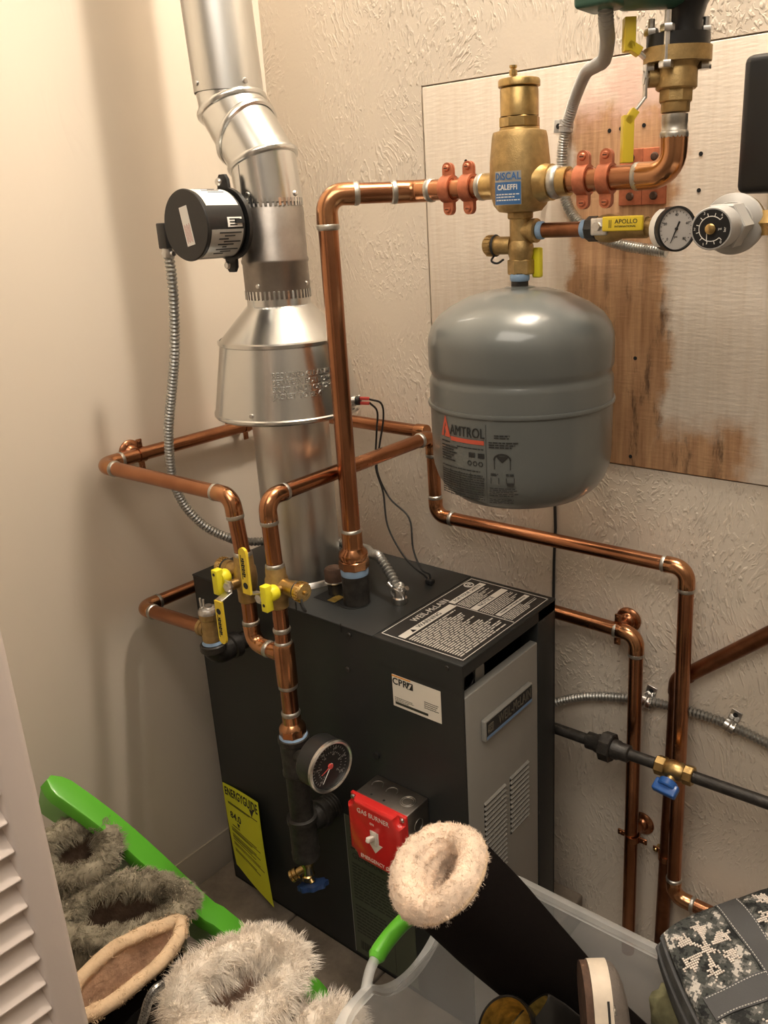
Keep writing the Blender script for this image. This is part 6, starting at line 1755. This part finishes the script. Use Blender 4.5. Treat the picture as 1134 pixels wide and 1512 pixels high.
def flake(cu, cw, r, rot, rnd):
    m = MB(); g = .0027; k = int(r / g) + 1
    for i in range(-k, k + 1):
        for j in range(-k, k + 1):
            x, y = i * g, j * g; rr = math.hypot(x, y)
            if rr > r: continue
            a = (math.atan2(y, x) + rot) % (PI / 3) - PI / 6; a = abs(a)
            px_, py_ = rr * math.cos(a), rr * math.sin(a)     # px_ along the nearest arm gap
            arm = rr * math.sin(PI / 6 - a)
            al = rr * math.cos(PI / 6 - a)
            hit = abs(arm) < .0023 or (al > r * .42 and al < r * .95 and abs(arm - (al - r * .42) * .55) < .0026 and al < r * .8) or (al > r * .7 and abs(arm) < .005 and al < r * .82)
            if hit and rnd.random() > .06:
                u, w = cu + x, cw + y
                if .004 < u < LU_ - .004 and .004 < w < LW_ - .004: m.box(P_(u, w, .0012), g * .9, g * .78, .0022, U_, W_, N_, bev=.0005)
    m.build('snowflake', 'knit_white', kb_)
rnd = random.Random(4)
flake(.048, .058, .041, .3, rnd); flake(.168, .045, .044, .1, rnd); flake(.060, .185, .036, .2, rnd); flake(.18, .18, .04, .5, rnd)
# brown grey hood of the bootie behind the top edge
m = MB(); pth = smooth_path([P_(.012, -.010, -.012), P_(.05, -.020, .0), P_(.10, -.018, .006), P_(.15, -.014, .004)], 6)
pass

# ================================================================== LIGHT, CAMERA
def light(name, kind, loc, energy, col, **kw):
    l = bpy.data.lights.new(name, kind); l.energy = energy; l.color = col
    for k, v in kw.items(): setattr(l, k, v)
    o = bpy.data.objects.new(name, l); COL.objects.link(o); o.location = loc; return o
light('closet_ceiling_bulb', 'POINT', (.88, -.23, 2.62), 47, (1, .895, .765), shadow_soft_size=.05)
o = light('room_fill_light', 'AREA', (1.4, -1.9, 2.72), 27, (1, .905, .785), size=1.4)  # added soft fill from the room behind the camera, lifts the shadows
w = bpy.data.worlds.new('World'); bpy.context.scene.world = w; w.use_nodes = True
w.node_tree.nodes['Background'].inputs[0].default_value = (.9, .75, .6, 1); w.node_tree.nodes['Background'].inputs[1].default_value = .1

cam = bpy.data.cameras.new('Camera'); co = bpy.data.objects.new('Camera', cam); COL.objects.link(co)
cam.sensor_fit = 'VERTICAL'; cam.sensor_height = 36; cam.lens = 36 * 1244.07 / 1512
cam.shift_x = -77.275 / 1512; cam.shift_y = -30.157 / 1512
cam.clip_start = .01
rm = ((0.79545179, 0.60463267, -0.04093633), (-0.1563177, 0.26997637, 0.95009344), (-0.58550938, 0.74935445, -0.30926797))
co.matrix_world = M(((rm[0][0], rm[1][0], -rm[2][0], 1.371), (rm[0][1], rm[1][1], -rm[2][1], -1.300), (rm[0][2], rm[1][2], -rm[2][2], 1.386), (0, 0, 0, 1)))
sc_ = bpy.context.scene; sc_.camera = co
sc_.view_settings.view_transform = 'Standard'; sc_.view_settings.look = 'None'; sc_.view_settings.gamma = 1; sc_.view_settings.use_curve_mapping = False
sc_.view_settings.exposure = .36
